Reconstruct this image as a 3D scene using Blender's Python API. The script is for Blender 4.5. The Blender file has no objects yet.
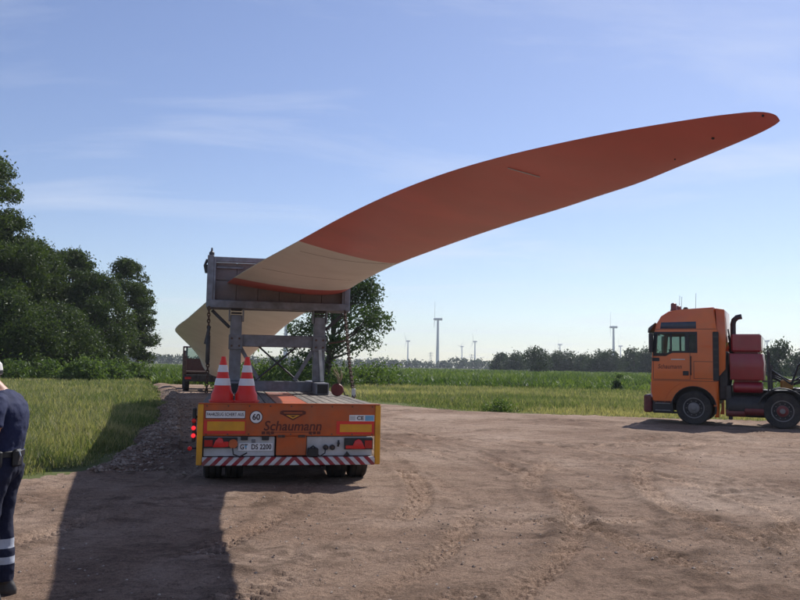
import bpy, bmesh, math, random
import numpy as np
from mathutils import Vector, Matrix, Quaternion

sc = bpy.context.scene
COL = sc.collection
R = math.radians
random.seed(7)
rng = np.random.default_rng(11)

# ------------------------------------------------------------------ camera
EYE = Vector((0, 0, 1.7))
PITCH = math.atan(66 / 800)
ROLL = R(1.0)
camd = bpy.data.cameras.new('camera')
camd.sensor_width = 36.0
camd.lens = 36.0
camd.clip_end = 9000
camd.clip_start = 0.05
cam = bpy.data.objects.new('camera', camd)
COL.objects.link(cam)
cam.location = EYE
CAM_ROT = Matrix.Rotation(R(90) + PITCH, 3, 'X') @ Matrix.Rotation(ROLL, 3, 'Z')
cam.rotation_euler = CAM_ROT.to_euler()
sc.camera = cam

# ------------------------------------------------------------------ sun and sky
TO_SUN = Vector((0.52, 0.80, 1.0)).normalized()
SUN_EL = math.asin(TO_SUN.z)
SUN_ROT = math.atan2(TO_SUN.x, TO_SUN.y)
sund = bpy.data.lights.new('sun', 'SUN')
sund.energy = 4.8
sund.angle = R(0.53)
sund.color = (1.0, 0.97, 0.925)
sun = bpy.data.objects.new('sun', sund)
COL.objects.link(sun)
sun.rotation_euler = TO_SUN.to_track_quat('Z', 'Y').to_euler()
sun.location = (0, 0, 60)

world = bpy.data.worlds.new('World')
sc.world = world
world.use_nodes = True
wt = world.node_tree
wn, wl = wt.nodes, wt.links
bg = wn['Background']
bg.inputs[1].default_value = 0.104
sky = wn.new('ShaderNodeTexSky')
sky.sky_type = 'NISHITA'
sky.sun_disc = False
sky.sun_elevation = SUN_EL
sky.sun_rotation = SUN_ROT
sky.air_density = 1.0
sky.dust_density = 0.35
sky.ozone_density = 2.0
hsv = wn.new('ShaderNodeHueSaturation')
hsv.inputs['Saturation'].default_value = 0.97
hsv.inputs['Hue'].default_value = 0.512
wl.new(sky.outputs[0], hsv.inputs['Color'])
# thin cirrus: noise on a high flat layer, found from the view direction
geo = wn.new('ShaderNodeTexCoord')
sep = wn.new('ShaderNodeSeparateXYZ')
wl.new(geo.outputs['Generated'], sep.inputs[0])
def wmath(op, a, b=None):
    n = wn.new('ShaderNodeMath'); n.operation = op
    for i, v in enumerate((a, b)):
        if v is None: continue
        if isinstance(v, (int, float)): n.inputs[i].default_value = v
        else: wl.new(v, n.inputs[i])
    return n.outputs[0]
zz = wmath('ADD', wmath('MAXIMUM', sep.outputs[2], 0.0), 0.09)
cx = wmath('DIVIDE', sep.outputs[0], zz)
cy = wmath('DIVIDE', sep.outputs[1], zz)
comb = wn.new('ShaderNodeCombineXYZ')
wl.new(cx, comb.inputs[0]); wl.new(cy, comb.inputs[1])
mapn = wn.new('ShaderNodeMapping')
mapn.inputs['Rotation'].default_value = (0, 0, R(8))
mapn.inputs['Scale'].default_value = (0.55, 1.25, 1)
mapn.inputs['Location'].default_value = (-2.6, 6.9, 0)
wl.new(comb.outputs[0], mapn.inputs[0])
n1 = wn.new('ShaderNodeTexNoise')
n1.inputs['Scale'].default_value = 1.1; n1.inputs['Detail'].default_value = 7
n1.inputs['Roughness'].default_value = 0.58; n1.inputs['Distortion'].default_value = 0.5
wl.new(mapn.outputs[0], n1.inputs[0])
rmp = wn.new('ShaderNodeValToRGB')
rmp.color_ramp.elements[0].position = 0.50; rmp.color_ramp.elements[0].color = (0, 0, 0, 1)
rmp.color_ramp.elements[1].position = 0.80; rmp.color_ramp.elements[1].color = (1, 1, 1, 1)
wl.new(n1.outputs[0], rmp.inputs[0])
fac = wmath('MULTIPLY', rmp.outputs[0], 0.5)
mixc = wn.new('ShaderNodeMix'); mixc.data_type = 'RGBA'
wl.new(fac, mixc.inputs['Factor'])
tintn = wn.new('ShaderNodeMix'); tintn.data_type = 'RGBA'; tintn.blend_type = 'MULTIPLY'
tintn.inputs['Factor'].default_value = 1.0; tintn.inputs['B'].default_value = (0.95, 0.985, 1.06, 1)
wl.new(hsv.outputs[0], tintn.inputs['A'])
wl.new(tintn.outputs['Result'], mixc.inputs['A'])
mixc.inputs['B'].default_value = (7.4, 7.8, 8.8, 1)
wl.new(mixc.outputs['Result'], bg.inputs[0])

# ------------------------------------------------------------------ render look
sc.view_settings.view_transform = 'Standard'
sc.view_settings.look = 'None'
sc.view_settings.gamma = 1
sc.view_settings.use_curve_mapping = False
sc.view_settings.exposure = 0.15
sc.render.engine = 'CYCLES'
sc.cycles.use_denoising = True
sc.cycles.max_bounces = 6
sc.cycles.transparent_max_bounces = 12
sc.cycles.volume_bounces = 0

# ------------------------------------------------------------------ helpers
def ray(px, py):
    """direction of a photograph pixel (800x600), scaled so that its y is 1"""
    d = CAM_ROT @ Vector(((px - 400) / 800, -(py - 300) / 800, -1))
    return d / d.y
def at(px, py, Y):
    return EYE + ray(px, py) * Y
def ground_at(px, py, z=0.0):
    d = ray(px, py)
    return EYE + d * ((z - EYE.z) / d.z)

def hash2(ix, iy, seed):
    h = (ix.astype(np.int64) * 374761393 + iy.astype(np.int64) * 668265263 + seed * 1442695041) & 0xffffffff
    h = ((h ^ (h >> 13)) * 1274126177) & 0xffffffff
    return ((h ^ (h >> 16)) & 0xffff) / 65535.0
def vnoise(x, y, s=1.0, seed=0):
    x = np.asarray(x) / s; y = np.asarray(y) / s
    ix = np.floor(x); iy = np.floor(y)
    fx = x - ix; fy = y - iy
    fx = fx * fx * (3 - 2 * fx); fy = fy * fy * (3 - 2 * fy)
    a = hash2(ix, iy, seed); b = hash2(ix + 1, iy, seed)
    c = hash2(ix, iy + 1, seed); d = hash2(ix + 1, iy + 1, seed)
    return (a + (b - a) * fx) * (1 - fy) + (c + (d - c) * fx) * fy - 0.5

# ---- materials
def new_mat(name):
    m = bpy.data.materials.new(name); m.use_nodes = True
    nt = m.node_tree
    return m, nt.nodes, nt.links, nt.nodes['Principled BSDF']
def mat(name, col, rough=0.6, metal=0.0, vary=0.15, scale=6.0, bump=0.0, bscale=40.0, dirt=0.0, dirtcol=(0.16, 0.12, 0.09), spec=0.5, coat=0.0):
    m, n, l, p = new_mat(name)
    p.inputs['Roughness'].default_value = rough
    p.inputs['Metallic'].default_value = metal
    p.inputs['Specular IOR Level'].default_value = spec
    p.inputs['Coat Weight'].default_value = coat
    tc = n.new('ShaderNodeTexCoord')
    nz = n.new('ShaderNodeTexNoise'); nz.inputs['Scale'].default_value = scale; nz.inputs['Detail'].default_value = 6
    l.new(tc.outputs['Object'], nz.inputs['Vector'])
    mr = n.new('ShaderNodeMapRange')
    mr.inputs['From Min'].default_value = 0.3; mr.inputs['From Max'].default_value = 0.7
    mr.inputs['To Min'].default_value = 1 - vary; mr.inputs['To Max'].default_value = 1 + vary
    l.new(nz.outputs[0], mr.inputs[0])
    mx = n.new('ShaderNodeMix'); mx.data_type = 'RGBA'; mx.blend_type = 'MULTIPLY'; mx.inputs['Factor'].default_value = 1
    mx.inputs['A'].default_value = (*col, 1); l.new(mr.outputs[0], mx.inputs['B'])
    out = mx.outputs['Result']
    if dirt > 0:
        nd = n.new('ShaderNodeTexNoise'); nd.inputs['Scale'].default_value = 2.3; nd.inputs['Detail'].default_value = 8; nd.inputs['Roughness'].default_value = 0.7
        l.new(tc.outputs['Object'], nd.inputs['Vector'])
        md = n.new('ShaderNodeMapRange'); md.inputs['From Min'].default_value = 0.42; md.inputs['From Max'].default_value = 0.75
        md.inputs['To Min'].default_value = 0; md.inputs['To Max'].default_value = dirt
        l.new(nd.outputs[0], md.inputs[0])
        m2 = n.new('ShaderNodeMix'); m2.data_type = 'RGBA'
        l.new(md.outputs[0], m2.inputs['Factor']); l.new(out, m2.inputs['A']); m2.inputs['B'].default_value = (*dirtcol, 1)
        out = m2.outputs['Result']
    l.new(out, p.inputs['Base Color'])
    if bump > 0:
        nb = n.new('ShaderNodeTexNoise'); nb.inputs['Scale'].default_value = bscale; nb.inputs['Detail'].default_value = 5
        l.new(tc.outputs['Object'], nb.inputs['Vector'])
        b = n.new('ShaderNodeBump'); b.inputs['Strength'].default_value = bump; b.inputs['Distance'].default_value = 0.02
        l.new(nb.outputs[0], b.inputs['Height']); l.new(b.outputs[0], p.inputs['Normal'])
    return m

def leaf_mat(name, c_dark, c_light, trans=0.35, attr='tint', rough=0.55):
    m, n, l, p = new_mat(name)
    a = n.new('ShaderNodeAttribute'); a.attribute_name = attr
    mx = n.new('ShaderNodeMix'); mx.data_type = 'RGBA'
    l.new(a.outputs['Fac'], mx.inputs['Factor'])
    mx.inputs['A'].default_value = (*c_dark, 1); mx.inputs['B'].default_value = (*c_light, 1)
    l.new(mx.outputs['Result'], p.inputs['Base Color'])
    p.inputs['Roughness'].default_value = rough
    p.inputs['Specular IOR Level'].default_value = 0.3
    t = n.new('ShaderNodeBsdfTranslucent')
    g = n.new('ShaderNodeMix'); g.data_type = 'RGBA'; g.blend_type = 'MULTIPLY'; g.inputs['Factor'].default_value = 1
    l.new(mx.outputs['Result'], g.inputs['A']); g.inputs['B'].default_value = (1.25, 1.3, 0.6, 1)
    l.new(g.outputs['Result'], t.inputs['Color'])
    ms = n.new('ShaderNodeMixShader'); ms.inputs[0].default_value = trans
    l.new(p.outputs[0], ms.inputs[1]); l.new(t.outputs[0], ms.inputs[2])
    l.new(ms.outputs[0], n['Material Output'].inputs['Surface'])
    return m

def glass_mat(name, tint=(0.75, 0.85, 0.82), opac=0.25, col=(0.02, 0.03, 0.03)):
    m, n, l, p = new_mat(name)
    p.inputs['Base Color'].default_value = (*col, 1); p.inputs['Roughness'].default_value = 0.05
    tr = n.new('ShaderNodeBsdfTransparent'); tr.inputs[0].default_value = (*tint, 1)
    ms = n.new('ShaderNodeMixShader'); ms.inputs[0].default_value = opac
    l.new(tr.outputs[0], ms.inputs[1]); l.new(p.outputs[0], ms.inputs[2])
    l.new(ms.outputs[0], n['Material Output'].inputs['Surface'])
    return m
def emit_mat(name, col, strength):
    m, n, l, p = new_mat(name)
    p.inputs['Base Color'].default_value = (*col, 1)
    p.inputs['Emission Color'].default_value = (*col, 1)
    p.inputs['Emission Strength'].default_value = strength
    p.inputs['Roughness'].default_value = 0.25
    return m

M = {}
M['orange'] = mat('orange_paint', (0.50, 0.088, 0.009), 0.42, vary=0.16, scale=4, dirt=0.6, dirtcol=(0.27, 0.13, 0.07), coat=0.15)
M['orange_truck'] = mat('orange_truck_paint', (0.64, 0.118, 0.009), 0.3, vary=0.06, scale=2, dirt=0.22, dirtcol=(0.30, 0.13, 0.05), coat=0.5)
M['yellow'] = mat('yellow_reflector', (0.75, 0.34, 0.012), 0.4, vary=0.1, dirt=0.25)
M['red_reflect'] = mat('red_reflector', (0.72, 0.03, 0.02), 0.35, vary=0.08, dirt=0.15)
M['white'] = mat('white_paint', (0.72, 0.72, 0.70), 0.45, vary=0.06, dirt=0.3, dirtcol=(0.3, 0.26, 0.22))
M['sticker'] = mat('white_sticker', (0.80, 0.80, 0.80), 0.4, vary=0.04, dirt=0.12)
M['greyplate'] = mat('light_plate', (0.52, 0.53, 0.53), 0.5, vary=0.12, dirt=0.45, dirtcol=(0.22, 0.19, 0.16))
M['black'] = mat('black_plastic', (0.018, 0.018, 0.02), 0.5, vary=0.2)
M['ink'] = mat('dark_print', (0.035, 0.018, 0.018), 0.6, vary=0.1)
M['ink_brown'] = mat('brown_print', (0.12, 0.024, 0.012), 0.55, vary=0.3, scale=14)
M['blue_print'] = mat('blue_print', (0.18, 0.42, 0.62), 0.5, vary=0.1)
M['rubber'] = mat('tyre_rubber', (0.022, 0.021, 0.021), 0.8, vary=0.25, bump=0.3, bscale=60, dirt=0.55, dirtcol=(0.12, 0.095, 0.075))
M['rim'] = mat('dull_rim', (0.20, 0.19, 0.185), 0.5, metal=0.2, vary=0.2, dirt=0.45)
M['rim_red'] = mat('red_hub', (0.16, 0.02, 0.02), 0.5, vary=0.2, dirt=0.4)
M['chassis'] = mat('black_chassis', (0.03, 0.028, 0.028), 0.6, vary=0.3, dirt=0.5, dirtcol=(0.10, 0.08, 0.065))
M['steel'] = mat('grey_painted_steel', (0.20, 0.21, 0.235), 0.5, metal=0.2, vary=0.28, scale=7, dirt=0.55, dirtcol=(0.13, 0.095, 0.075), bump=0.08)
M['steel_dark'] = mat('dark_steel', (0.06, 0.06, 0.065), 0.55, metal=0.4, vary=0.3, dirt=0.4, dirtcol=(0.10, 0.055, 0.035))
M['galv'] = mat('bright_steel', (0.5, 0.5, 0.5), 0.4, metal=0.7, vary=0.2, dirt=0.3)
M['rust'] = mat('rusty_chain', (0.10, 0.06, 0.045), 0.7, metal=0.3, vary=0.5, scale=25, dirt=0.4, dirtcol=(0.2, 0.14, 0.1))
M['cone'] = mat('cone_red', (0.78, 0.035, 0.022), 0.5, vary=0.08, dirt=0.25, dirtcol=(0.28, 0.05, 0.04))
M['cone_white'] = mat('cone_band', (0.74, 0.74, 0.76), 0.4, vary=0.05, dirt=0.25, dirtcol=(0.4, 0.36, 0.34))
M['blade'] = mat('blade_cream', (0.75, 0.73, 0.70), 0.5, vary=0.05, scale=1.2, dirt=0.22, dirtcol=(0.50, 0.46, 0.41))
M['blade_red'] = mat('blade_red', (0.60, 0.135, 0.118), 0.38, vary=0.12, scale=1.4, dirt=0.4, dirtcol=(0.48, 0.17, 0.145))
M['red_tank'] = mat('dark_red_paint', (0.26, 0.012, 0.022), 0.35, vary=0.08, dirt=0.18, coat=0.3)
M['glass'] = glass_mat('cab_glass')
M['dark_glass'] = glass_mat('dark_glass', (0.10, 0.12, 0.14), 0.5)
M['lamp_red'] = mat('lamp_red', (0.42, 0.012, 0.010), 0.25, vary=0.15, scale=18)
M['lamp_lit'] = emit_mat('lamp_lit', (0.95, 0.03, 0.04), 0.8)
M['dim_red_glow'] = emit_mat('dim_red_glow', (0.42, 0.012, 0.012), 0.12)  # faint glow for lamp lenses, also put on the triangle reflectors
M['amber'] = mat('amber', (0.5, 0.11, 0.03), 0.3)
M['skin'] = mat('skin', (0.46, 0.235, 0.155), 0.5, vary=0.08, scale=9)
M['navy'] = mat('navy_shirt', (0.010, 0.016, 0.060), 0.85, vary=0.18, scale=10, bump=0.5, bscale=14)
M['pouch'] = mat('black_leather', (0.02, 0.02, 0.022), 0.45, vary=0.2)
M['shoe'] = mat('black_boot', (0.03, 0.028, 0.028), 0.5, vary=0.3, dirt=0.5)
M['tower'] = mat('turbine_white', (0.62, 0.63, 0.64), 0.5, vary=0.03)
M['galv_far'] = mat('pylon_steel', (0.30, 0.31, 0.33), 0.6, vary=0.1)
M['bark'] = mat('bark', (0.085, 0.065, 0.048), 0.9, vary=0.35, scale=9, bump=0.8, bscale=14)
M['gravel'] = leaf_mat('gravel', (0.15, 0.105, 0.075), (0.40, 0.315, 0.25), 0.0, rough=0.9)
M['stone'] = leaf_mat('pebble', (0.18, 0.125, 0.09), (0.46, 0.37, 0.30), 0.0, rough=0.9)
M['hose'] = mat('black_hose', (0.02, 0.02, 0.02), 0.45, vary=0.2)
M['straw'] = mat('frayed_strap', (0.33, 0.28, 0.17), 0.9, vary=0.3)
M['redtoy'] = mat('red_machine', (0.34, 0.05, 0.03), 0.5, vary=0.1)
M['leaf_wood'] = leaf_mat('leaf_woodland', (0.026, 0.046, 0.012), (0.100, 0.140, 0.032), 0.30)
M['leaf_mid'] = leaf_mat('leaf_single_tree', (0.035, 0.065, 0.018), (0.085, 0.13, 0.04), 0.3)
M['leaf_far'] = leaf_mat('leaf_far', (0.024, 0.046, 0.018), (0.06, 0.09, 0.032), 0.25)
M['bush'] = leaf_mat('leaf_bush', (0.055, 0.100, 0.022), (0.16, 0.22, 0.06), 0.38)
M['grass'] = leaf_mat('meadow_grass', (0.112, 0.150, 0.055), (0.45, 0.39, 0.235), 0.40, rough=0.6)
M['crop'] = leaf_mat('crop_leaf', (0.070, 0.120, 0.030), (0.22, 0.27, 0.085), 0.36)

# bumper stripes: diagonal bands running away from the middle
def stripe_mat():
    m, n, l, p = new_mat('warning_stripes')
    p.inputs['Roughness'].default_value = 0.4
    tc = n.new('ShaderNodeTexCoord'); s = n.new('ShaderNodeSeparateXYZ'); l.new(tc.outputs['Object'], s.inputs[0])
    def mm(op, a, b=None):
        q = n.new('ShaderNodeMath'); q.operation = op
        for i, v in enumerate((a, b)):
            if v is None: continue
            if isinstance(v, (int, float)): q.inputs[i].default_value = v
            else: l.new(v, q.inputs[i])
        return q.outputs[0]
    ax = mm('ABSOLUTE', mm('SUBTRACT', s.outputs[0], 0.06))
    v = mm('FRACT', mm('MULTIPLY', mm('ADD', ax, s.outputs[2]), 1 / 0.145))
    f = mm('GREATER_THAN', v, 0.5)
    nz = n.new('ShaderNodeTexNoise'); nz.inputs['Scale'].default_value = 5; nz.inputs['Detail'].default_value = 7; l.new(tc.outputs['Object'], nz.inputs['Vector'])
    mx = n.new('ShaderNodeMix'); mx.data_type = 'RGBA'; l.new(f, mx.inputs['Factor'])
    mx.inputs['A'].default_value = (0.62, 0.60, 0.60, 1); mx.inputs['B'].default_value = (0.30, 0.012, 0.025, 1)
    dm = n.new('ShaderNodeMix'); dm.data_type = 'RGBA'
    mr = n.new('ShaderNodeMapRange'); mr.inputs['From Min'].default_value = 0.45; mr.inputs['From Max'].default_value = 0.75; mr.inputs['To Max'].default_value = 0.55
    l.new(nz.outputs[0], mr.inputs[0]); l.new(mr.outputs[0], dm.inputs['Factor'])
    l.new(mx.outputs['Result'], dm.inputs['A']); dm.inputs['B'].default_value = (0.20, 0.14, 0.11, 1)
    l.new(dm.outputs['Result'], p.inputs['Base Color'])
    return m
M['stripes'] = stripe_mat()

def plank_mat():
    m, n, l, p = new_mat('weathered_planks')
    p.inputs['Roughness'].default_value = 0.85
    tc = n.new('ShaderNodeTexCoord'); oi = n.new('ShaderNodeObjectInfo')
    mp = n.new('ShaderNodeMapping'); mp.inputs['Scale'].default_value = (14, 0.8, 14); l.new(tc.outputs['Object'], mp.inputs[0])
    ad = n.new('ShaderNodeVectorMath'); ad.operation = 'ADD'; l.new(mp.outputs[0], ad.inputs[0]); l.new(oi.outputs['Random'], ad.inputs[1])
    nz = n.new('ShaderNodeTexNoise'); nz.inputs['Scale'].default_value = 2.2; nz.inputs['Detail'].default_value = 8; l.new(ad.outputs[0], nz.inputs['Vector'])
    cr = n.new('ShaderNodeValToRGB'); e = cr.color_ramp.elements
    e[0].position = 0.3; e[0].color = (0.11, 0.09, 0.072, 1); e[1].position = 0.72; e[1].color = (0.27, 0.232, 0.19, 1)
    l.new(nz.outputs[0], cr.inputs[0])
    hs = n.new('ShaderNodeHueSaturation'); l.new(cr.outputs[0], hs.inputs['Color'])
    mr = n.new('ShaderNodeMapRange'); mr.inputs['To Min'].default_value = 0.7; mr.inputs['To Max'].default_value = 1.2
    l.new(oi.outputs['Random'], mr.inputs[0]); l.new(mr.outputs[0], hs.inputs['Value'])
    l.new(hs.outputs[0], p.inputs['Base Color'])
    b = n.new('ShaderNodeBump'); b.inputs['Strength'].default_value = 0.5; b.inputs['Distance'].default_value = 0.01
    l.new(nz.outputs[0], b.inputs['Height']); l.new(b.outputs[0], p.inputs['Normal'])
    return m
M['plank'] = plank_mat()
M['board'] = mat('stained_board', (0.19, 0.17, 0.165), 0.75, vary=0.3, scale=5, dirt=0.75, dirtcol=(0.12, 0.07, 0.055), bump=0.2)

def trouser_mat():
    m, n, l, p = new_mat('navy_trousers')
    p.inputs['Roughness'].default_value = 0.85
    tc = n.new('ShaderNodeTexCoord'); s = n.new('ShaderNodeSeparateXYZ'); l.new(tc.outputs['Object'], s.inputs[0])
    nz = n.new('ShaderNodeTexNoise'); nz.inputs['Scale'].default_value = 8; nz.inputs['Detail'].default_value = 4; l.new(tc.outputs['Object'], nz.inputs['Vector'])
    cr = n.new('ShaderNodeValToRGB'); e = cr.color_ramp.elements
    z = [(0.0, 0), (0.222, 1), (0.272, 0), (0.332, 1), (0.398, 0)]
    cr.color_ramp.interpolation = 'CONSTANT'
    e[0].position = 0; e[0].color = (0.006, 0.008, 0.030, 1)
    e[1].position = z[1][0]; e[1].color = (0.42, 0.44, 0.50, 1)
    for q, v in z[2:]:
        x = e.new(q); x.color = (0.42, 0.44, 0.50, 1) if v else (0.006, 0.008, 0.030, 1)
    l.new(s.outputs[2], cr.inputs[0])
    l.new(cr.outputs[0], p.inputs['Base Color'])
    b = n.new('ShaderNodeBump'); b.inputs['Strength'].default_value = 0.6; b.inputs['Distance'].default_value = 0.03
    l.new(nz.outputs[0], b.inputs['Height']); l.new(b.outputs[0], p.inputs['Normal'])
    return m
M['trousers'] = trouser_mat()

def dirt_mat():
    m, n, l, p = new_mat('sandy_dirt')
    p.inputs['Roughness'].default_value = 0.95; p.inputs['Specular IOR Level'].default_value = 0.15
    tc = n.new('ShaderNodeTexCoord')
    def noise(scale, detail=6, rough=0.6, stretch=None, dist=0.0):
        q = n.new('ShaderNodeTexNoise'); q.inputs['Scale'].default_value = scale; q.inputs['Detail'].default_value = detail
        q.inputs['Roughness'].default_value = rough; q.inputs['Distortion'].default_value = dist
        if stretch:
            mp = n.new('ShaderNodeMapping'); mp.inputs['Scale'].default_value = stretch; mp.inputs['Rotation'].default_value = (0, 0, R(-28))
            l.new(tc.outputs['Object'], mp.inputs[0]); l.new(mp.outputs[0], q.inputs['Vector'])
        else: l.new(tc.outputs['Object'], q.inputs['Vector'])
        return q.outputs[0]
    def ramp(f, pts):
        c = n.new('ShaderNodeValToRGB'); e = c.color_ramp.elements
        e[0].position, e[0].color = pts[0][0], (*pts[0][1], 1); e[1].position, e[1].color = pts[-1][0], (*pts[-1][1], 1)
        for q, k in pts[1:-1]:
            x = e.new(q); x.color = (*k, 1)
        l.new(f, c.inputs[0]); return c.outputs[0]
    def mix(a, b, f, blend='MIX'):
        q = n.new('ShaderNodeMix'); q.data_type = 'RGBA'; q.blend_type = blend
        if isinstance(f, float): q.inputs['Factor'].default_value = f
        else: l.new(f, q.inputs['Factor'])
        l.new(a, q.inputs['A']); l.new(b, q.inputs['B']); return q.outputs['Result']
    big = ramp(noise(0.30, 6, 0.62, None, 0.7), [(0.30, (0.205, 0.128, 0.086)), (0.5, (0.330, 0.226, 0.160)), (0.72, (0.46, 0.340, 0.258))])
    mid = ramp(noise(2.3, 8, 0.70, (0.7, 1.5, 1), 0.9), [(0.34, (0.60, 0.57, 0.55)), (0.50, (1.0, 1.0, 1.0)), (0.72, (1.16, 1.14, 1.12))])
    fine = ramp(noise(20, 9, 0.78), [(0.34, (0.50, 0.48, 0.46)), (0.50, (1, 1, 1)), (0.68, (1.35, 1.33, 1.3))])
    grit = ramp(noise(75, 4, 0.8), [(0.36, (0.55, 0.53, 0.52)), (0.50, (1, 1, 1)), (0.66, (1.4, 1.38, 1.36))])
    c = mix(mix(mix(big, mid, 0.9, 'MULTIPLY'), fine, 0.9, 'MULTIPLY'), grit, 0.8, 'MULTIPLY')
    ta = n.new('ShaderNodeAttribute'); ta.attribute_name = 'tint'
    tcol = ramp(ta.outputs['Fac'], [(0.0, (0.62, 0.60, 0.58)), (0.5, (1, 1, 1)), (1.0, (1.28, 1.27, 1.26))])
    c = mix(c, tcol, 1.0, 'MULTIPLY')
    l.new(c, p.inputs['Base Color'])
    b1 = n.new('ShaderNodeBump'); b1.inputs['Strength'].default_value = 0.8; b1.inputs['Distance'].default_value = 0.05
    l.new(noise(9, 9, 0.7), b1.inputs['Height'])
    b2 = n.new('ShaderNodeBump'); b2.inputs['Strength'].default_value = 1.0; b2.inputs['Distance'].default_value = 0.03
    l.new(noise(55, 5, 0.7), b2.inputs['Height']); l.new(b1.outputs[0], b2.inputs['Normal'])
    l.new(b2.outputs[0], p.inputs['Normal'])
    return m
M['dirt'] = dirt_mat()
def meadow_mat():
    m, n, l, p = new_mat('meadow_ground')
    p.inputs['Roughness'].default_value = 0.95; p.inputs['Specular IOR Level'].default_value = 0.1
    tc = n.new('ShaderNodeTexCoord')
    q = n.new('ShaderNodeTexNoise'); q.inputs['Scale'].default_value = 0.09; q.inputs['Detail'].default_value = 9; q.inputs['Roughness'].default_value = 0.65
    l.new(tc.outputs['Object'], q.inputs['Vector'])
    c = n.new('ShaderNodeValToRGB'); e = c.color_ramp.elements
    e[0].position = 0.32; e[0].color = (0.055, 0.080, 0.022, 1); e[1].position = 0.70; e[1].color = (0.15, 0.145, 0.06, 1)
    l.new(q.outputs[0], c.inputs[0]); l.new(c.outputs[0], p.inputs['Base Color'])
    return m
M['meadow'] = meadow_mat()

# ---- object bookkeeping
def tag(o, label=None, cat=None, group=None, kind=None):
    if label: o['label'] = label
    if cat: o['category'] = cat
    if group: o['group'] = group
    if kind: o['kind'] = kind
    return o
def thing(name, label, cat, loc=(0, 0, 0), rotz=0.0, group=None):
    o = bpy.data.objects.new(name, None); COL.objects.link(o)
    o.empty_display_size = 0.3
    o.location = loc; o.rotation_euler = (0, 0, rotz)
    return tag(o, label, cat, group)
def link(name, me, parent=None, loc=None, rot=None):
    o = bpy.data.objects.new(name, me); COL.objects.link(o)
    if parent: o.parent = parent
    if loc is not None: o.location = loc
    if rot is not None: o.rotation_euler = rot
    return o
def copy_tree(o, parent=None):
    c = o.copy(); COL.objects.link(c); c.parent = parent
    for ch in list(o.children): copy_tree(ch, c)
    return c

class B:
    """collects shapes in one bmesh"""
    def __init__(self): self.bm = bmesh.new()
    def _xf(self, vs, mtx):
        if mtx is not None:
            for v in vs: v.co = mtx @ v.co
    def box(self, c, s, bev=0.008, mtx=None):
        r = bmesh.ops.create_cube(self.bm, size=1.0); vs = r['verts']
        for v in vs: v.co = Vector((c[0] + v.co.x * s[0], c[1] + v.co.y * s[1], c[2] + v.co.z * s[2]))
        self._xf(vs, mtx)
        if bev > 0:
            es = list({e for v in vs for e in v.link_edges})
            bmesh.ops.bevel(self.bm, geom=es, offset=min(bev, min(s) * 0.3), segments=1, affect='EDGES', profile=0.5)
        return self
    def bar(self, p0, p1, w, h=None, up=(0, 0, 1), bev=0.006):
        p0, p1 = Vector(p0), Vector(p1); h = h or w
        d = p1 - p0; L = d.length; d.normalize()
        u = Vector(up)
        if abs(d.dot(u)) > 0.98: u = Vector((0, 1, 0))
        x = d.cross(u).normalized(); z = x.cross(d).normalized()
        m = Matrix((x, d, z)).transposed().to_4x4(); m.translation = (p0 + p1) / 2
        return self.box((0, 0, 0), (w, L, h), bev, m)
    def tube(self, pts, r, seg=8, cap=True):
        pts = [Vector(p) for p in pts]; n = len(pts)
        rs = r if isinstance(r, (list, tuple)) else [r] * n
        rings = []
        prev = None
        for i, p in enumerate(pts):
            d = (pts[min(i + 1, n - 1)] - pts[max(i - 1, 0)]).normalized()
            if prev is None:
                a = Vector((0, 0, 1)) if abs(d.z) < 0.9 else Vector((1, 0, 0))
                x = d.cross(a).normalized()
            else:
                x = (prev - d * prev.dot(d)).normalized()
            prev = x; y = d.cross(x)
            rings.append([self.bm.verts.new(p + (x * math.cos(t) + y * math.sin(t)) * rs[i]) for t in [2 * math.pi * k / seg for k in range(seg)]])
        for a, b in zip(rings, rings[1:]):
            for k in range(seg):
                self.bm.faces.new((a[k], a[(k + 1) % seg], b[(k + 1) % seg], b[k]))
        if cap:
            self.bm.faces.new(rings[0][::-1]); self.bm.faces.new(rings[-1])
        return self
    def lathe(self, prof, axis='z', seg=28, c=(0, 0, 0)):
        rings = []
        for r, h in prof:
            ring = []
            for k in range(seg):
                t = 2 * math.pi * k / seg; a, b = r * math.cos(t), r * math.sin(t)
                p = {'z': (a, b, h), 'y': (a, h, b), 'x': (h, a, b)}[axis]
                ring.append(self.bm.verts.new(Vector(p) + Vector(c)))
            rings.append(ring)
        for a, b in zip(rings, rings[1:]):
            for k in range(seg):
                self.bm.faces.new((a[k], a[(k + 1) % seg], b[(k + 1) % seg], b[k]))
        self.bm.faces.new(rings[0][::-1]); self.bm.faces.new(rings[-1])
        return self
    def prism(self, poly, y0, y1, plane='xz', bev=0.0):
        """poly in the given plane, extruded along the third axis"""
        def P(a, b, c):
            return {'xz': (a, c, b), 'xy': (a, b, c), 'yz': (c, a, b)}[plane]
        v0 = [self.bm.verts.new(P(a, b, y0)) for a, b in poly]
        v1 = [self.bm.verts.new(P(a, b, y1)) for a, b in poly]
        n = len(poly)
        fs = [self.bm.faces.new(v0), self.bm.faces.new(v1[::-1])]
        for i in range(n): fs.append(self.bm.faces.new((v0[i], v1[i], v1[(i + 1) % n], v0[(i + 1) % n])))
        if bev > 0:
            es = list({e for f in fs[:2] for e in f.edges})
            bmesh.ops.bevel(self.bm, geom=es, offset=bev, segments=2, affect='EDGES', profile=0.5)
        return self
    def obj(self, name, m, parent=None, loc=None, rot=None, smooth=30, mtx=None):
        if mtx is not None: self.bm.transform(mtx)
        bmesh.ops.recalc_face_normals(self.bm, faces=self.bm.faces[:])
        me = bpy.data.meshes.new(name); self.bm.to_mesh(me); self.bm.free()
        mm = M[m] if isinstance(m, str) else m
        me.materials.append(mm)
        if smooth:
            me.shade_smooth(); me.set_sharp_from_angle(angle=R(smooth))
        return link(name, me, parent, loc, rot)

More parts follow.
